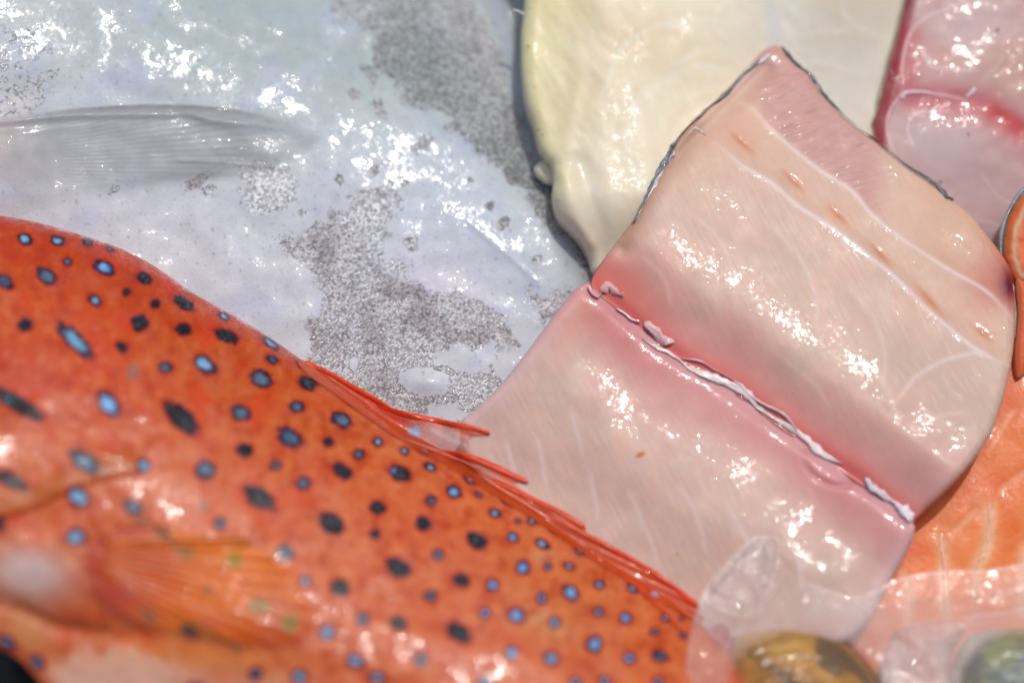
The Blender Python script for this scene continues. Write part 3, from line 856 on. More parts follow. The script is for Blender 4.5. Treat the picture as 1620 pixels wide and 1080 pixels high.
def c_loin(X, Y, S, up):
    c = flat(X, (222, 190, 171) if up else (220, 186, 170))
    n1 = fbm(X, Y, 120, 4, 131); n2 = fbm(X, Y, 40, 4, 135)
    c = mixc(c, (214, 188, 166), sm(0, 0.6, n1) * 0.6)
    c = mixc(c, (228, 180, 160), sm(0.1, 0.6, n2) * 0.3)
    c = mixc(c, (196, 168, 152), np.exp(-ell(X, Y, 1500, 640, 150, 110, 30) ** 2) * 0.65)
    g = fbm(X, Y, 5, 3, 133, 62, 9)
    c = mixc(c, (206, 172, 156), sm(0.05, 0.6, g) * 0.34)
    c = mixc(c, (238, 210, 196), sm(0.05, 0.6, -g) * 0.3)
    n5 = fbm(X, Y, 75, 3, 137)
    c = mixc(c, (206, 180, 164), sm(0.1, 0.6, n5) * 0.4)
    c = mixc(c, (236, 190, 168), sm(0.1, 0.6, -n5) * 0.3)
    d, t, s = dline(X, Y, SEAM)
    dn = d * (1 + 0.35 * n1)
    if up:
        c = mixc(c, (228, 146, 138), np.exp(-(dn / 85) ** 2) * 0.8)
        c = mixc(c, (218, 92, 88), np.exp(-(dn / 26) ** 2) * 0.7)
        c = mixc(c, (226, 120, 106), np.exp(-ell(X, Y, 970, 450, 60, 34, 20) ** 2) * 0.7)
        c = mixc(c, (212, 158, 152), np.exp(-ell(X, Y, 1460, 750, 70, 60, 30) ** 2) * 0.5)
        c = mixc(c, (232, 178, 146), np.exp(-ell(X, Y, 1180, 190, 60, 130, 60) ** 2) * 0.55)
        dl = dline(X, Y, spline(L1, 5)); side = dl[2] < 0
        c = mixc(c, (226, 184, 160), np.where(side, 0.45, 0.0) * sm(0, 12, dl[0]))
        d2 = dline(X, Y, spline(L2, 5))
        reg = (d2[2] < 0)
        strand = 0.5 + 0.9 * fbm(X, Y, 5.5, 3, 117, -17, 9)
        c = mixc(c, (204, 154, 146), np.where(reg, 1, 0) * sm(0, 10, d2[0]) * sm(1420, 1360, X) * sm(1170, 1230, X) * (0.6 + 0.35 * strand))
        c = mixc(c, (226, 196, 190), np.where(reg, 1, 0) * sm(0.7, 1, strand) * 0.35 * sm(1400, 1340, X) * sm(1200, 1230, X))
        c = mixc(c, (214, 168, 136), np.where(reg, 1, 0) * sm(1430, 1500, X) * 0.5)
        # bruise at the right corner
        c = mixc(c, (196, 112, 96), np.exp(-ell(X, Y, 1585, 440, 50, 52) ** 2) * 0.8)
        c = mixc(c, (110, 34, 46), np.exp(-ell(X, Y, 1597, 450, 15, 26) ** 2) * 0.95)
        for a, wd, st_ in ((L1, 3.5, 0.8), (L2, 3.5, 0.7), (L3, 4, 0.55)):
            dd, tt, ss = dline(X, Y, spline(a, 5))
            c = mixc(c, (238, 218, 214), np.exp(-(dd / wd) ** 2) * st_ * np.clip(np.minimum(tt, 1 - tt) * 9, 0.3, 1))
        for (cx, cy, l, a) in ((1175, 226, 20, 40), (1255, 286, 20, 42), (1326, 340, 18, 42), (1393, 402, 20, 45), (1470, 475, 26, 45), (1556, 528, 20, 35)):
            c = mixc(c, (214, 148, 112), np.exp(-ell(X, Y, cx, cy, l * 1.3, 10, a) ** 2) * 0.5)
            c = mixc(c, (198, 124, 88), np.exp(-ell(X, Y, cx, cy, l, 3.5, a + 4) ** 2) * 0.5)
        for a in ([(1080, 330), (1130, 370), (1160, 430), (1165, 490)], [(1200, 340), (1260, 400), (1290, 470), (1290, 530)], [(1330, 440), (1380, 500), (1400, 560), (1395, 620)], [(1010, 400), (1050, 440), (1062, 490)], [(1230, 560), (1290, 610), (1320, 660)], [(1440, 690), (1480, 660), (1540, 650)]):
            dd, tt, ss = dline(X, Y, spline(a, 5))
            c = mixc(c, (238, 214, 200), np.exp(-(dd / 4) ** 2) * 0.35 * np.clip(np.minimum(tt, 1 - tt) * 6, 0, 1))
            c = mixc(c, (204, 166, 148), np.exp(-((dd - 12) / 12) ** 2) * 0.22 * (ss > 0) * np.clip(np.minimum(tt, 1 - tt) * 6, 0, 1))
        # tan underside band along the left skin
        band = inside(X, Y, [(985, 390), (1040, 300), (1085, 240), (1080, 215), (1060, 235), (1035, 280), (1010, 325), (990, 360)])
        bd = dline(X, Y, spline([(985, 385), (1030, 300), (1070, 240), (1100, 205)], 5))[0]
        c = mixc(c, (192, 152, 128), np.exp(-(bd / 15) ** 2) * 0.9)
    else:
        c = mixc(c, (224, 146, 142), np.exp(-(dn / 85) ** 2) * 0.75)
        c = mixc(c, (206, 86, 66), np.exp(-(dn / 30) ** 2) * 0.75 * sm(0.35, 0.05, t))
        c = mixc(c, (204, 104, 104), np.exp(-(dn / 24) ** 2) * 0.6)
        c = mixc(c, (208, 138, 134), np.exp(-ell(X, Y, 1370, 830, 80, 45, 35) ** 2) * 0.65)
        c = mixc(c, (226, 158, 140), np.exp(-ell(X, Y, 905, 500, 60, 40, -40) ** 2) * 0.7)
        c = mixc(c, (206, 118, 116), np.exp(-ell(X, Y, 1000, 545, 70, 30, 30) ** 2) * 0.5)
        c = mixc(c, (196, 166, 152), np.exp(-ell(X, Y, 1270, 900, 130, 70) ** 2) * 0.6)
        for a in ([(850, 690), (858, 730), (866, 780)], [(932, 740), (942, 790), (948, 830)], [(1070, 760), (1095, 800), (1110, 840), (1118, 880)], [(1020, 830), (1035, 870), (1040, 900)], [(800, 690), (812, 740), (830, 780)], [(1150, 800), (1180, 850), (1190, 900)], [(990, 770), (1010, 810), (1018, 840)], [(900, 640), (915, 690), (925, 730)], [(1230, 830), (1262, 880), (1270, 940)]):
            dd, tt, ss = dline(X, Y, spline(a, 5))
            c = mixc(c, (236, 214, 206), np.exp(-(dd / 4) ** 2) * 0.5 * np.clip(np.minimum(tt, 1 - tt) * 6, 0, 1))
        c = mixc(c, (196, 120, 50), sm(1.2, 0.6, ell(X, Y, 1013, 719, 9, 4, -25)) * 0.9 + sm(1, .5, ell(X, Y, 1071, 877, 3, 3)) * 0.7)
        c = mixc(c, (222, 190, 196), np.exp(-(S / 24) ** 2) * 0.5)
        c = mixc(c, (190, 112, 104), np.exp(-(np.abs(ell(X, Y, 1312, 740, 36, 20, 28) - 1.25) / 0.3) ** 2) * 0.3)
    return c


STK = empty("fish_loin_portion", 1230, 560, 0.001)
tag(STK, "large pale pink fish portion split by a white membrane seam in the centre right", "fish portion")
o = upper.build("upper_loin", M_flesh, lambda X, Y, S: c_loin(X, Y, S, True), STK, 1.8, rings=((0.009, 0.0008), (0.03, 0.003)))
o = lower.build("lower_loin", M_flesh, lambda X, Y, S: c_loin(X, Y, S, False), STK, 1.8, rings=((0.009, 0.0008), (0.03, 0.003)))


def z_st(X, Y):
    iu = inside(X, Y, upper.poly)
    zu = upper.z(X, Y); zl = lower.z(X, Y)
    return np.where(iu, zu, zl)


def z_groove(X, Y):
    X = np.asarray(X, float)
    return np.maximum(upper.zf(X, Y, 30 + 0 * X), lower.zf(X, Y, 30 + 0 * X)) + 0.0006


ribbon("membrane", M_membrane, STK, [(1016, 536), (1040, 549), (1070, 566), (1090, 582), (1115, 590), (1150, 606), (1185, 628), (1200, 644), (1235, 668), (1270, 690), (1300, 715), (1334, 733)], [5, 7, 6, 8, 16, 18, 10, 7, 7, 11, 9], z_groove, -0.0002, (250, 226, 220), seed=3, wn=0.3, thick=0.0005, n=14, k=9, rag=0.22)
ribbon("membrane", M_membrane, STK, [(1368, 756), (1382, 771), (1400, 784), (1415, 794), (1424, 806), (1443, 822)], [6, 12, 10, 6, 12, 18], z_groove, 0.0003, (244, 226, 228), seed=4, thick=0.0006, taper=0.05, rag=0.3, n=12)
ribbon("membrane", M_membrane, STK, [(1020, 508), (1034, 523), (1052, 538), (1056, 546)], [16, 18, 12], z_groove, 0.0001, (236, 190, 190), seed=5, wn=0.1, thick=0.0008, rag=0.35, n=12)
ribbon("membrane_thread", M_membrane, STK, [(975, 487), (990, 496), (1000, 505), (1012, 509)], 3.2, z_groove, 0.0004, (240, 206, 212), seed=6, thick=0.0005)
ribbon("membrane", M_membrane, STK, [(950, 462), (962, 452), (975, 462), (985, 470)], [8, 14, 8], z_groove, 0.0002, (232, 176, 170), seed=7, thick=0.0003, rag=0.4, n=12)
ribbon("membrane_thread", M_membrane, STK, [(1080, 566), (1110, 572), (1130, 584), (1160, 600), (1200, 634), (1240, 655), (1262, 682)], 2.2, z_groove, 0.0006, (240, 208, 210), seed=8, thick=0.0005)
ribbon("membrane_thread", M_membrane, STK, [(930, 452), (936, 464), (946, 470), (952, 462)], 3, z_groove, 0.0006, (230, 180, 176), seed=9)
for i, (a, wd) in enumerate(((L1[:6], [11, 5, 4]), (L1[5:], [5, 4, 4, 3]), (L2[:6], [10, 7, 4]), (L2[5:], 3), (L3, 5), ([(1545, 552), (1560, 558), (1575, 563)], 12))):
    ribbon("sinew", M_sinew, STK, a, wd, z_st, -0.0001, (234, 210, 202), seed=12 + i, thick=0.00008, wn=0.7)
# skin edges
ribbon("skin", M_skin, STK, [(1236, 72), (1258, 96), (1284, 120), (1300, 146), (1330, 177), (1362, 205), (1388, 223), (1425, 254), (1460, 279), (1496, 306), (1508, 318)], [3, 4.5, 4, 3.5, 3, 3, 3, 3.5, 5, 6], lambda X, Y: upper.z(X, Y) + 0.0003, rgb=(98, 104, 108), seed=61, thick=0.0008, rag=0.3, wn=0.5, taper=0.03, n=12)
ribbon("skin", M_skin, STK, [(1204, 92), (1170, 122), (1148, 148), (1120, 170), (1092, 196), (1066, 226), (1056, 246), (1036, 282), (1018, 316), (1000, 352)], [4, 5, 5, 4, 4, 6, 5, 5, 5], lambda X, Y: upper.z(X, Y) + 0.0003, rgb=(120, 128, 136), seed=62, thick=0.0008, rag=0.3, wn=0.5, taper=0.03, n=12)
ribbon("skin_lining", M_membrane, STK, [(1222, 84), (1206, 92), (1188, 104), (1174, 122), (1152, 146)], [9, 7, 6, 4], z_st, 0.0002, (222, 214, 210), seed=63, rag=0.4, thick=0.0005)
ribbon("skin_lining", M_membrane, STK, [(1066, 238), (1058, 250), (1050, 266), (1036, 292), (1014, 332), (1004, 352)], [14, 12, 5, 5, 4], z_st, 0.0002, (222, 214, 214), seed=64, rag=0.5, thick=0.0005)
ribbon("skin_lining", M_membrane, STK, [(1088, 212), (1098, 204), (1106, 206), (1116, 213)], [3, 5, 4], z_st, 0.0002, (232, 216, 206), seed=65, rag=0.4, thick=0.0004)

# ------------------------------------------------------------------ red spotted fish
GB = spline([(-190, 705), (0, 712), (80, 722), (160, 745), (300, 830), (430, 925), (520, 985), (640, 1030), (760, 1080), (900, 1140), (1100, 1230)], 6)
GILL_X = [-200, 0, 60, 110, 150, 185, 238, 260]
GILL_Y = [850, 814, 796, 770, 755, 746, 740, 738]


def z_red(X, Y, S):
    d, t, s = dline(X, Y, GB)
    q = np.clip(d / (d + S + 1e-6), 0, 1)
    up = s < 0
    z = 0.084 + 0.8 * zmirror(X, Y, 0.075, (300, 800))
    zu = z - 0.031 * (1 - np.sqrt(np.maximum(1 - q * q, 0))) - crown(d * M, 0.09, 0.009)
    zl = z - crown(d * M, 0.07, 0.02)
    z = np.where(up, zu, zl)
    z = z + 0.0008 * fbm(X, Y, 150, 3, 141) + 0.0002 * fbm(X, Y, 40, 3, 143)
    yl = np.interp(X, GILL_X, GILL_Y)
    side = Y - yl
    z = z - 0.0007 * sm(0, 12, side) * np.exp(-np.maximum(side, 0) / 90.0) * sm(250, 215, X)
    z = z + 0.0006 * np.exp(-(side / 30) ** 2) * sm(240, 200, X)
    # operculum spine
    z = z + ridge(X, Y, [(150, 716), (190, 724), (232, 736)], 8, 0.0006)
    z = z + 0.003 * np.exp(-ell(X, Y, 60, 900, 110, 70, 15) ** 2)
    z = z - ridge(X, Y, [(-60, 950), (30, 960), (90, 990), (180, 1002), (260, 1010)], 18, 0.0012)
    return z


red = Body(GT + [(1240, 1300), (600, 1300), (160, 1200), (75, 1092), (50, 1062), (28, 1040), (0, 1024), (-60, 1010), (-170, 1000)], z_red, 6)

# x, y, half length, half width, tilt, kind (b pale blue, B bright blue, d dark, m mixed, g grey, f faint, p purple black, n green)
SPOTS = """40 378 12 9 20 b;92 381 13 8 20 b;138 384 9 6 15 m;173 394 8 4 20 b;7 445 16 10 35 m;74 437 18 12 35 g;107 414 7 7 0 g;164 423 19 11 27 B;150 475 12 8 35 b;228 440 14 9 22 d;201 462 7 7 0 d;
246 480 8 8 20 d;290 479 20 10 32 d;354 500 11 6 32 b;221 510 14 13 50 d;290 521 13 10 25 d;358 531 20 10 25 d;40 514 12 11 0 p;119 539 38 13 45 L;193 549 10 8 40 d;262 581 11 9 0 g;325 577 21 12 32 b;
211 589 13 14 0 f;431 569 11 7 20 m;413 599 18 14 30 g;487 606 16 10 25 d;428 543 18 6 34 b;476 576 9 5 30 b;518 602 12 5 34 b;557 637 12 5 34 b;172 639 24 15 50 B;30 640 46 13 30 T;287 661 35 16 43 d;
381 653 16 13 20 g;470 643 12 10 10 m;541 664 18 12 27 g;459 692 23 14 33 m;520 699 9 8 0 d;568 718 10 8 0 g;388 712 13 11 0 d;598 699 9 7 20 b;135 730 28 15 30 H;18 760 29 11 25 p;124 786 19 15 40 b;
227 736 11 12 0 b;120 849 18 13 5 b;0 828 7 13 0 p;325 743 17 15 0 g;436 736 9 8 0 g;480 764 12 11 0 g;410 787 28 15 34 d;541 745 17 11 32 d;525 828 23 15 35 d;598 803 13 11 15 d;322 801 9 10 0 f;
348 828 10 10 0 g;451 874 15 13 10 m;482 919 9 9 0 b;538 929 17 13 20 d;593 844 9 8 0 d;211 802 16 11 25 g;518 1000 12 12 0 b;574 979 10 11 0 g;563 1045 16 10 10 b;59 1047 13 10 50 g;11 1015 16 9 30 g;
404 1065 11 10 0 g;474 1070 13 11 0 b;374 1024 9 9 0 f;328 934 9 8 0 f;300 998 16 10 28 m;640 713 8 6 20 b;671 711 12 6 28 b;718 726 11 4 25 b;632 748 19 12 30 W;680 738 11 7 22 b;743 758 11 6 35 b;
718 777 13 10 30 B;757 782 7 4 30 b;682 792 9 8 15 m;783 811 11 7 25 b;804 794 10 5 28 b;670 828 13 12 20 d;819 824 5 4 20 b;841 824 8 6 20 b;755 855 18 12 30 d;811 850 9 8 0 B;858 860 12 7 30 b;
877 839 6 4 30 b;918 872 9 6 25 b;936 868 4 4 20 b;693 877 9 9 0 g;630 897 22 14 28 d;827 897 11 11 0 B;866 896 6 6 0 B;900 895 9 5 15 b;959 894 5 3 10 b;984 901 7 5 25 b;730 917 13 11 20 d;
779 925 10 10 0 B;596 933 4 5 0 f;681 942 11 9 0 g;857 946 8 9 0 B;903 937 15 11 40 B;948 924 9 7 20 b;1001 930 10 6 25 b;1033 938 6 5 30 b;767 969 9 8 0 B;817 973 14 12 20 B;877 984 9 9 0 b;947 967 8 8 20 b;
990 977 10 9 20 B;1054 977 8 7 30 b;1078 978 4 4 0 b;630 985 14 12 20 d;725 1000 23 14 38 d;1036 999 7 6 0 b;1081 1005 6 5 20 b;940 1019 13 13 20 B;809 1032 10 11 0 B;872 1041 13 10 10 b;996 1041 10 9 0 B;
1044 1037 14 9 18 m;666 1043 11 11 0 g;767 1078 12 9 0 b;911 1078 9 8 0 b;956 1076 9 8 0 b;1041 1078 9 7 0 b;597 1071 14 8 10 b;700 1110 14 12 0 d;820 1120 12 11 0 B;560 1120 14 12 20 m;980 1130 10 9 0 B;
164 747 9 8 0 f;-50 420 16 10 30 m;-60 520 14 11 30 d;-40 590 20 11 30 m;-60 690 22 12 30 d;310 1090 14 11 0 g"""
SPOTS = [s.split() for s in SPOTS.replace("\n", "").split(";") if s.strip()]


def c_red(X, Y, S):
    c = flat(X, (204, 92, 50))
    n1 = fbm(X, Y, 110, 4, 151); n2 = fbm(X, Y, 45, 4, 155); n3 = fbm(X, Y, 18, 3, 159)
    c = mixc(c, (196, 70, 38), sm(0.0, 0.6, n1) * 0.7)
    c = mixc(c, (214, 112, 62), sm(0.05, 0.6, n2) * 0.6)
    c = mixc(c, (222, 122, 84), sm(500, 900, Y + 0.2 * X - 100) * 0.35)
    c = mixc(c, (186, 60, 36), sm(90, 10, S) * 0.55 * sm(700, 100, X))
    c = mixc(c, (196, 62, 48), np.exp(-ell(X, Y, 60, 600, 140, 60, 20) ** 2) * 0.55)
    c = mixc(c, (222, 62, 30), np.exp(-ell(X, Y, 155, 550, 60, 40, 60) ** 2) * 0.5)
    c = mixc(c, (196, 112, 56), np.exp(-ell(X, Y, 400, 600, 240, 60, 32) ** 2) * 0.45)
    c = mixc(c, (196, 112, 60), np.exp(-ell(X, Y, 900, 960, 160, 80, 30) ** 2) * 0.55)
    c = mixc(c, (208, 172, 120), np.exp(-ell(X, Y, 865, 985, 40, 20, 20) ** 2) * 0.8 * sm(-0.3, 0.3, n3 + 0.2))
    c = mixc(c, (206, 168, 130), np.exp(-ell(X, Y, 860, 880, 22, 16, 20) ** 2) * 0.7)
    for (cx, cy, rx, ry, st_) in ((520, 790, 40, 16, 0.4), (540, 850, 70, 40, 0.2), (480, 1010, 30, 24, .3), (260, 750, 60, 30, 0.25), (720, 880, 30, 30, .2), (350, 690, 50, 20, .2)):
        c = mixc(c, (224, 160, 128), np.exp(-ell(X, Y, cx, cy, rx, ry, 25) ** 2) * st_)
    c = mixc(c, (226, 140, 118), sm(0.2, 0.65, n3) * 0.3)
    n4 = fbm(X, Y, 28, 4, 167)
    c = mixc(c, (170, 54, 28), sm(0.05, 0.6, n4) * 0.5)
    c = mixc(c, (224, 136, 84), sm(0.05, 0.6, -n4) * 0.45)
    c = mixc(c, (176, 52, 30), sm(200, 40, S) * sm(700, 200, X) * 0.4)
    c = mixc(c, (214, 60, 34), sm(0.15, 0.6, fbm(X, Y, 75, 3, 169)) * 0.5 * sm(620, 300, X))
    # pinkish wet highlight behind the gill cover, put into the skin colour
    c = mixc(c, (226, 138, 112), np.exp(-ell(X, Y, 270, 780, 110, 40, 22) ** 2) * 0.55)
    c = mixc(c, (226, 146, 72), np.exp(-ell(X, Y, 320, 1040, 130, 26, 6) ** 2) * 0.7)
    # gill cover edge
    yl = np.interp(X, GILL_X, GILL_Y)
    c = mixc(c, (186, 104, 48), np.exp(-((Y - yl + 14) / 17) ** 2) * 0.75 * sm(250, 200, X))
    c = mixc(c, (166, 74, 34), np.exp(-((Y - yl - 3) / 7) ** 2) * 0.45 * sm(240, 200, X))
    # pale throat and belly
    c = mixc(c, (206, 182, 176), np.exp(-ell(X, Y, 45, 905, 75, 48, 10) ** 2) * 1.15)
    c = mixc(c, (222, 90, 44), np.exp(-ell(X, Y, 60, 840, 60, 18, 0) ** 2) * 0.5)
    c = mixc(c, (190, 80, 48), np.exp(-ell(X, Y, 140, 880, 24, 30, 0) ** 2) * 0.5)
    c = mixc(c, (224, 176, 148), sm(1000, 1035, Y - 0.25 * np.abs(X - 180) + 26 * n2) * sm(360, 240, X) * sm(20, 110, X) * 0.95)
    c = mixc(c, (212, 158, 100), np.exp(-ell(X, Y, 40, 1000, 60, 40, 35) ** 2) * 0.8)
    c = mixc(c, (216, 176, 162), sm(1030, 1100, Y) * sm(600, 380, X) * 0.6)
    c = mixc(c, (140, 70, 44), np.exp(-(dline(X, Y, spline([(26, 954), (60, 968), (100, 984), (170, 994)], 4))[0] / 6) ** 2) * 0.7)
    c = mixc(c, (170, 84, 44), sm(26, 6, S) * sm(950, 1010, Y) * sm(160, 80, X) * 0.8)
    # fin base streak
    c = mixc(c, (120, 92, 66), np.exp(-(dline(X, Y, [(205, 800), (232, 832), (262, 862)])[0] / 9) ** 2) * 0.6)
    c = mixc(c, (200, 104, 70), 0.12 + 0 * X)
    for s in SPOTS:
        cx, cy, rx, ry, a = map(float, s[:5]); k = s[5]
        near = (np.abs(X - cx) < rx + 16) & (np.abs(Y - cy) < rx + 16)
        if not near.any(): continue
        x = X[near]; y = Y[near]; cc = c[near]
        e = ell(x, y, cx, cy, rx, ry, a) + 0.3 * fbm(x, y, 10, 4, 161)
        dpx = (e - 1) * min(rx, ry)
        halo = np.exp(-(np.maximum(dpx, 0) / 3.2) ** 2)
        body = sm(1.4, -2.4, dpx)
        core = sm(-1.8, -2.2 - 0.45 * min(rx, ry), dpx)
        g = fbm(x, y, 7, 3, 163)
        rim = (52, 34, 50)
        if k == 'f': cc = mixc(cc, (150, 110, 104), sm(3, -5, dpx) * 0.6); c[near] = cc; continue
        cc = mixc(cc, (160, 50, 50), halo * 0.55)
        cc = mixc(cc, rim, body * 0.95)
        inner = {'b': (112, 158, 196), 'B': (98, 148, 216), 'g': (92, 112, 134), 'd': (40, 42, 48), 'm': (78, 102, 132), 'p': (44, 34, 62), 'L': (84, 132, 160), 'T': (34, 32, 32), 'H': (92, 130, 150), 'W': (42, 42, 44)}[k]
        cc = mixc(cc, inner, core)
        if k in 'bBL': cc = mixc(cc, (158, 200, 226), core * sm(-2, -9, dpx) * 0.5)
        if k in 'dgmW': cc = mixc(cc, (118, 132, 148), core * sm(0.0, 0.45, g) * (0.6 if k != 'd' else 0.45))
        if k in 'm': cc = mixc(cc, (40, 42, 50), core * sm(0.0, 0.4, -g) * 0.7)
        c_, s_ = math.cos(R(a)), math.sin(R(a))
        u = ((x - cx) * c_ + (y - cy) * s_) / rx
        if k == 'T': cc = mixc(cc, (70, 128, 140), core * sm(0.0, -0.5, u) * 0.9)
        if k == 'W': cc = mixc(cc, (108, 156, 214), core * sm(-0.25, -0.5, u) * 0.95)
        if k == 'L': cc = mixc(cc, (40, 50, 60), core * sm(0.55, 0.8, np.abs(u)) * 0.8)
        if k == 'H': cc = mixc(cc, (30, 30, 44), core * sm(0.2, -0.6, ((-(x - cx) * s_ + (y - cy) * c_) / ry)) * 0.8)
        c[near] = cc
    return c


RED = empty("red_spotted_fish", 420, 760, 0.001)
tag(RED, "orange red fish covered with dark ringed blue spots in the lower left", "fish")
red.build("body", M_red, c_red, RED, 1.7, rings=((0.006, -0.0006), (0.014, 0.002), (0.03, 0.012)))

# dorsal fin
DF = [(470, 566), (500, 578), (545, 602), (590, 628), (625, 650), (660, 658), (700, 664), (745, 674), (776, 685), (772, 690), (748, 690), (742, 705), (744, 718), (765, 730), (800, 744), (834, 760), (834, 765), (815, 764), (840, 782), (862, 795), (890, 812), (915, 826), (928, 836), (930, 848), (970, 872), (1010, 890), (1050, 918), (1080, 940), (1108, 962), (1110, 985), (1060, 962), (1000, 925), (940, 888), (880, 846), (800, 796), (700, 735), (620, 688), (540, 632), (480, 588)]


def z_dfin(X, Y, S):
    sl_ = sdf(X, Y, lower.poly)
    zb = np.maximum(lower.zf(X, Y, 40 + 0 * X) - 0.012 * sm(6, -60, sl_) - 0.05 * (sl_ < -60), np.where(inside(X, Y, silver.poly), silver.z(X, Y), 0))
    d = dline(X, Y, spline(GT, 4)); out = np.where(d[2] < 0, d[0], -d[0])
    zr = red.zf(X, Y, 0 * X) + 0.003 * sm(0, 30, out)
    zin = np.where(inside(X, Y, red.poly), red.z(X, Y) + 0.0007, 0)
    z = np.maximum(0.0006 * np.logaddexp(zr / 0.0006, (zb + 0.0006) / 0.0006), zin)
    th = np.degrees(np.arctan2(Y - 500, X - 300))
    return z + 0.00008 * np.sin((Y - 0.45 * X) / 2.2)


dfin = Body(DF, z_dfin, 4)


def c_dfin(X, Y, S):
    c = flat(X, (226, 108, 84))
    n = fbm(X, Y, 30, 4, 171, 28, 5)
    c = mixc(c, (232, 178, 164), sm(0.0, 0.5, n) * 0.85)
    c = mixc(c, (222, 62, 32), sm(0.1, -0.5, n) * 0.8)
    c = mixc(c, (222, 66, 34), sm(860, 960, X) * 0.8)
    c = mixc(c, (220, 70, 40), sm(620, 540, X) * 0.8)
    d = dline(X, Y, spline(GT, 4)); out = np.where(d[2] < 0, d[0], -d[0])
    c = mixc(c, (204, 84, 50), sm(9, 1, out))
    c = mixc(c, (236, 186, 168), sm(670, 700, X) * sm(800, 770, X) * sm(10, 22, out) * sm(672, 690, Y - 0.28 * (X - 700)))
    for (cx, cy, rx, ry, a) in ((655, 683, 12, 7, 20), (660, 678, 7, 5, 0), (1036, 940, 6, 4, 30)):
        c = mixc(c, (150, 176, 226), sm(1.2, 0.6, ell(X, Y, cx, cy, rx, ry, a) + 0.3 * fbm(X, Y, 8, 2, 3)) * 0.9)
    return c


def a_dfin(X, Y, S):
    g = sm(620, 680, X) * sm(800, 770, X) * sm(672, 690, Y - 0.28 * (X - 700))
    return np.clip(0.95 - 0.3 * g - 0.1 * sm(620, 700, X) * sm(960, 900, X), 0.25, 1) * sm(0, 3, S)


DFO = dfin.build("dorsal_fin", M_fin, c_dfin, RED, 1.8, rings=((0.0008, 0.0),), mskf=a_dfin)


def zd(X, Y):
    return dfin.zf(X, Y, 0 * X)


for i, (a, wd) in enumerate((([(482, 571), (530, 596), (585, 627), (632, 655)], [6, 9, 8]), ([(596, 640), (640, 655), (700, 667), (745, 677), (775, 685)], [6, 10, 10, 9, 6]),
                             ([(690, 712), (740, 722), (790, 742), (836, 762)], [5, 10, 11, 8]), ([(780, 762), (830, 784), (880, 808), (926, 834)], [5, 9, 10, 8]),
                             ([(860, 812), (920, 842), (990, 880), (1050, 916), (1106, 960)], [5, 9, 10, 9, 9]), ([(980, 905), (1040, 955), (1080, 1000)], [4, 6, 5]),
                             ([(640, 694), (700, 716), (760, 742)], [3, 5, 3]), ([(760, 752), (820, 790), (880, 826)], [3, 6, 3]))):
    ribbon("fin_spine", M_spine, DFO, a, wd, zd, 0.0002, (222, 78, 44) if i not in (6, 7) else (230, 120, 92), seed=80 + i, wn=0.08, thick=0.0003, k=7, taper=0.04 if i < 5 else 0.2)

# pectoral fin of the red fish
PF = [(128, 872), (150, 845), (200, 822), (250, 820), (320, 832), (390, 846), (440, 868), (478, 905), (505, 950), (512, 990), (492, 1022), (450, 1034), (400, 1032), (340, 1022), (280, 1012), (220, 1000), (170, 975), (138, 935)]


def z_pf(X, Y, S):
    z = red.zf(X, Y, 400 + 0 * X)
    r = np.hypot(X - 70, Y - 860)
    a = np.degrees(np.arctan2(Y - 860, X - 70))
    z = z + 0.0010 + 0.0020 * np.exp(-((r - 250) / 190) ** 2) * sm(0, 60, S) + 0.00015 * np.sin(a * 2 * math.pi / 3.2) * sm(60, 150, r)
    return z


pfb = Body(PF, z_pf)


def c_pf(X, Y, S):
    r = np.hypot(X - 70, Y - 860); a = np.degrees(np.arctan2(Y - 860, X - 70))
    c = flat(X, (246, 134, 58))
    c = mixc(c, (196, 84, 74), sm(260, 130, r) * 0.85)
    c = mixc(c, (250, 160, 56), sm(9, -4, a) * sm(150, 250, r) * 0.8)
    c = mixc(c, (226, 84, 34), sm(12, 20, a) * sm(300, 420, r) * 0.7)
    c = mixc(c, (232, 148, 130), sm(0.05, 0.5, fbm(X, Y, 22, 4, 181, 18, 5)) * 0.5)
    c = mixc(c, (190, 60, 36), 0.4 * (0.5 + 0.5 * np.sin(a * 2 * math.pi / 3.2)))
    c = mixc(c, (240, 176, 70), np.exp(-ell(X, Y, 320, 1020, 70, 16, 8) ** 2) * 0.8)
    for (cx, cy, rx, ry, g, col) in ((370, 885, 13, 14, 0, (150, 140, 34)), (291, 873, 16, 10, 20, (140, 130, 80)), (262, 848, 26, 9, 42, (120, 88, 60)), (409, 958, 17, 12, 15, (156, 150, 106)), (459, 985, 14, 15, 0, (156, 152, 80)), (328, 934, 9, 8, 0, (160, 110, 70)), (300, 998, 17, 10, 28, (84, 74, 70)), (236, 972, 15, 10, 40, (170, 110, 84))):
        c = mixc(c, col, sm(1.35, 0.6, ell(X, Y, cx, cy, rx, ry, g)) * 0.85)
    return c


def a_pf(X, Y, S):
    return np.clip(sm(0, 26, S) * 0.97 * (0.6 + 0.4 * sm(460, 300, np.hypot(X - 70, Y - 860))), 0.0, 0.95)


PFO = pfb.build("pectoral_fin", M_fin, c_pf, RED, 2.2, rings=(), mskf=a_pf)
for i in range(12):
    a = R(-3 + i * 2.6)
    r1 = 350 + 40 * math.sin(i * 0.28)
    pts = [(70 + r * math.cos(a + 0.00012 * (r - 90)), 860 + r * math.sin(a + 0.00012 * (r - 90))) for r in (95, 180, 270, r1)]
    if i in (0, 1): pts = pts[:3] + [(70 + 330 * math.cos(a), 860 + 330 * math.sin(a))]
    ribbon("fin_ray", M_red, PFO, pts, [5, 4, 2.5], lambda X, Y: pfb.zf(X, Y, 60 + 0 * X), 0.0, (240, 124, 62) if i % 3 else (240, 150, 104), seed=100 + i, wn=0.1, thick=0.0006, k=5, n=5)

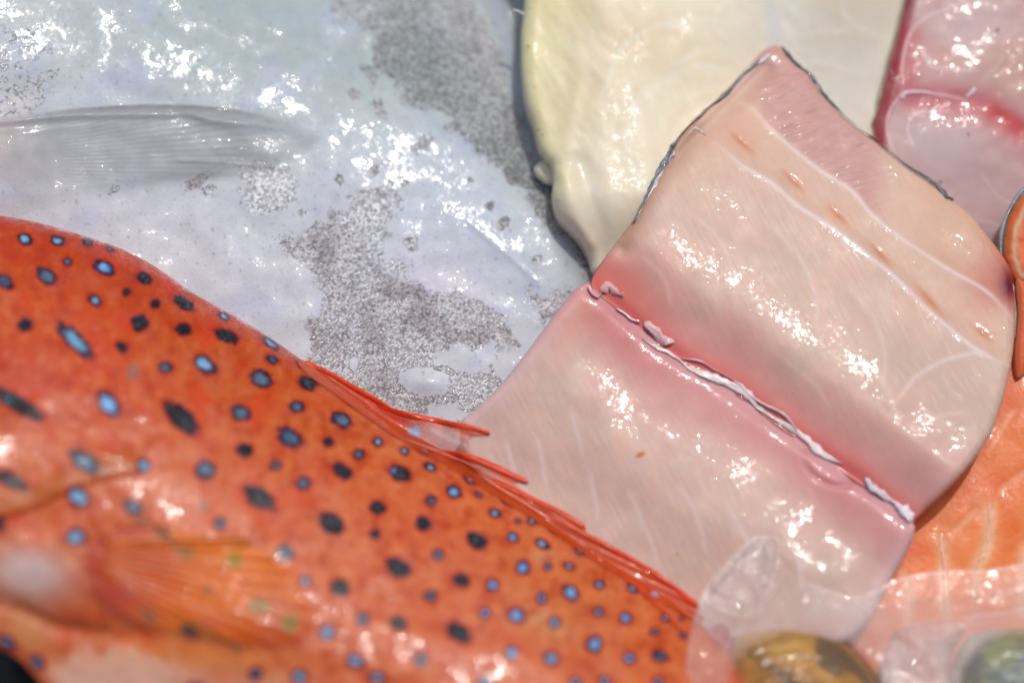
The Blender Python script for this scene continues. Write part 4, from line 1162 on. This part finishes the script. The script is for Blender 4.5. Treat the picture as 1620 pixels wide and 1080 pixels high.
# ------------------------------------------------------------------ things inside the clear bag
def clam(name, out, top, c0, c1, dark, seed, origin, label):
    E = empty(name, out[0][0] + 60, out[0][1] - 20, 0.03)
    tag(E, label, "clam", "clams inside the clear bag")

    def zc(X, Y, S):
        r = np.hypot(X - origin[0], Y - origin[1])
        z = top - rnd(S, 95, 0.014) + 0.0003 * np.sin(r / 3.4 + 2 * fbm(X, Y, 60, 2, seed))
        return z

    def cc(X, Y, S):
        r = np.hypot(X - origin[0], Y - origin[1])
        c = flat(X, c0)
        c = mixc(c, c1, sm(-0.1, 0.5, fbm(X, Y, 70, 4, seed)) * 0.8)
        c = mixc(c, dark, sm(0.1, 0.5, fbm(X, Y, 50, 4, seed + 4, 40, 2.5) + 0.35 * sm(out[0][0] + 90, out[0][0] + 210, X) - 0.1) * 0.85)
        c = mixc(c, dark, (0.5 + 0.5 * np.sin(r / 7 + fbm(X, Y, 50, 2, seed + 7) * 4)) * 0.22)
        c = mixc(c, c1, np.exp(-((S - 6) / 5) ** 2) * 0.5)
        return c
    b = Body(out, zc)
    b.build("upper_valve", M_shell, cc, E, 2.0, rings=((0.001, 0.0004), (0.004, 0.002)))
    P = b.poly; ctr = P.mean(0)
    low = ctr + (P - ctr) * 1.015
    Body(low[::6].tolist(), lambda X, Y, S: top - 0.0165 - 0.0 * X).build("lower_valve", M_shell, cc, E, 5.0, rings=((0.004, 0.001), (0.012, 0.012)))
    return b


clam1 = clam("clam", [(1148, 1080), (1150, 1045), (1162, 1012), (1190, 997), (1235, 992), (1285, 995), (1325, 1008), (1358, 1034), (1385, 1072), (1400, 1120), (1380, 1190), (1280, 1225), (1190, 1200), (1155, 1140)], 0.062, (186, 128, 46), (202, 158, 70), (92, 70, 44), 191, (1280, 1230), "ochre brown clam with dark bands under the clear film at the bottom")
clam2 = clam("clam", [(1512, 1085), (1514, 1045), (1526, 1015), (1550, 1000), (1600, 995), (1660, 1000), (1710, 1030), (1730, 1090), (1700, 1180), (1610, 1215), (1540, 1180), (1516, 1130)], 0.060, (112, 126, 120), (150, 160, 92), (84, 92, 92), 197, (1620, 1230), "grey green clam under the clear film in the bottom right corner")


def z_meat(X, Y, S):
    return 0.0475 - rnd(S, 50, 0.007) + 0.0012 * fbm(X, Y, 50, 3, 201)


def c_meat(X, Y, S):
    c = flat(X, (216, 150, 136))
    n = fbm(X, Y, 34, 4, 205, 70, 2)
    c = mixc(c, (232, 200, 190), sm(0, 0.5, n) * 0.8)
    c = mixc(c, (196, 96, 80), sm(0.1, 0.6, -n) * 0.8)
    return c


o = Body([(1392, 1060), (1405, 1020), (1424, 992), (1470, 984), (1525, 985), (1520, 1010), (1505, 1035), (1500, 1100), (1490, 1200), (1420, 1200), (1400, 1120)], z_meat).build("shellfish_meat", M_flesh, c_meat, None, 2.2)
tag(o, "pale pink mottled piece of seafood between the two clams in the bag", "seafood")


def c_meat2(X, Y, S):
    c = flat(X, (196, 120, 116))
    n = fbm(X, Y, 40, 4, 211, 80, 2)
    c = mixc(c, (222, 186, 182), sm(0, 0.5, n) * 0.7)
    c = mixc(c, (168, 44, 48), sm(0.0, 0.6, -n) * 0.7)
    return c


o = Body([(1098, 1120), (1100, 1050), (1108, 1005), (1125, 975), (1150, 975), (1168, 1000), (1160, 1060), (1162, 1130), (1150, 1220), (1105, 1220)], lambda X, Y, S: 0.050 - rnd(S, 30, 0.006) + 0.001 * fbm(X, Y, 40, 3, 213)).build("shellfish_meat", M_flesh, c_meat2, None, 2.2)
tag(o, "reddish pink strip of seafood left of the ochre clam in the bag", "seafood")

# ------------------------------------------------------------------ clear film bag
def z_film(X, Y, S):
    z = 0.0535 + 0.0065 * sm(962, 1015, Y) + 1.0 * zmirror(X, Y, 0.05, (1300, 950))
    z = z + 0.0065 * np.exp(-ell(X, Y, 1265, 1090, 170, 130) ** 2) + 0.006 * np.exp(-ell(X, Y, 1620, 1100, 150, 120) ** 2)
    z = z + ridge(X, Y, [(1474, 900), (1478, 925), (1462, 950), (1440, 975)], 7, 0.0008)
    z = z + ridge(X, Y, [(1426, 996), (1450, 985), (1500, 986), (1530, 978), (1580, 970), (1700, 966)], 6, 0.0007)
    z = z + ridge(X, Y, [(1126, 925), (1145, 938), (1170, 936), (1190, 920)], 5, 0.0006)
    z = z + ridge(X, Y, [(1188, 918), (1200, 935), (1204, 960), (1196, 985)], 7, 0.0009)
    z = z + ridge(X, Y, [(1220, 850), (1215, 890), (1205, 930)], 8, 0.0009)
    z = z + ridge(X, Y, [(1265, 890), (1235, 940), (1215, 975)], 7, 0.0006)
    z = z + ridge(X, Y, [(1125, 935), (1150, 895), (1190, 856)], 7, 0.0014)
    z = z + ridge(X, Y, [(1170, 985), (1175, 970), (1180, 950)], 4, 0.001)
    z = z + 0.0005 * fbm(X, Y, 70, 3, 221) + 0.00012 * fbm(X, Y, 24, 2, 223)
    return z


FO = [(1084, 1230), (1086, 1060), (1093, 1000), (1104, 960), (1122, 918), (1150, 886), (1180, 856), (1205, 846), (1232, 852), (1238, 880), (1250, 905), (1290, 925), (1345, 942), (1380, 936), (1412, 918), (1450, 908), (1500, 903), (1560, 901), (1780, 900), (1780, 1230)]
film = Body(FO, z_film, 4)


def c_film(X, Y, S):
    return mixc(flat(X, (246, 226, 216)), (250, 242, 238), sm(0, 0.5, fbm(X, Y, 60, 3, 225)) * 0.6)


def a_film(X, Y, S):
    n = fbm(X, Y, 60, 4, 227)
    a = 0.19 + 0.10 * sm(-0.2, 0.6, n) + 0.14 * sm(900, 1000, Y) * sm(1330, 1420, X) + 0.32 * np.exp(-(S / 3.5) ** 2) * (0.35 + 0.65 * sm(1390, 1440, X))
    a = a + 0.25 * np.exp(-ell(X, Y, 1160, 945, 50, 28) ** 2) + 0.14 * np.exp(-ell(X, Y, 1205, 880, 26, 46, 20) ** 2)
    a = a + 0.2 * np.exp(-ell(X, Y, 1350, 970, 60, 26, 25) ** 2)
    a = a * (1 - 0.85 * sm(1.1, 0.9, ell(X, Y, 1272, 1090, 122, 92)) * sm(-10, 10, Y - 990)) * (1 - 0.75 * sm(1.1, 0.9, ell(X, Y, 1620, 1090, 105, 92)))
    a = a * (1 - 0.6 * sm(1235, 1260, X) * sm(1400, 1370, X) * sm(945, 900, Y))
    return np.clip(a, 0.05, 0.75)


FILM = film.build("plastic_bag", M_film, c_film, None, 2.2, rings=(), mskf=a_film)
tag(FILM, "crumpled clear plastic bag holding the clams at the bottom right", "bag")
f2 = Body([(1420, 1000), (1436, 986), (1480, 978), (1530, 974), (1580, 968), (1780, 962), (1780, 1230), (1490, 1230), (1480, 1060), (1440, 1010)], lambda X, Y, S: z_film(X, Y, S) + 0.0016, 4)
f2.build("film_fold", M_film, c_film, FILM, 2.5, rings=(), mskf=lambda X, Y, S: np.clip(0.16 + 0.35 * np.exp(-(S / 3) ** 2) - 0.13 * sm(1.1, 0.9, ell(X, Y, 1620, 1090, 105, 92)), 0.02, 0.6))

f3 = Body([(1112, 948), (1128, 918), (1156, 888), (1186, 856), (1206, 847), (1233, 853), (1232, 884), (1222, 916), (1208, 948), (1196, 972), (1170, 976), (1140, 966)], lambda X, Y, S: z_film(X, Y, S) + 0.0012 + 0.0015 * np.clip(S / 25, 0, 1) + 0.0006 * fbm(X, Y, 22, 2, 231), 4)
f3.build("film_crease", M_film, c_film, FILM, 2.0, rings=(), mskf=lambda X, Y, S: np.clip(0.12 + 0.3 * np.exp(-(S / 4) ** 2) + 0.22 * sm(0.1, 0.5, fbm(X, Y, 30, 3, 233, 60, 2)), 0.02, 0.6))
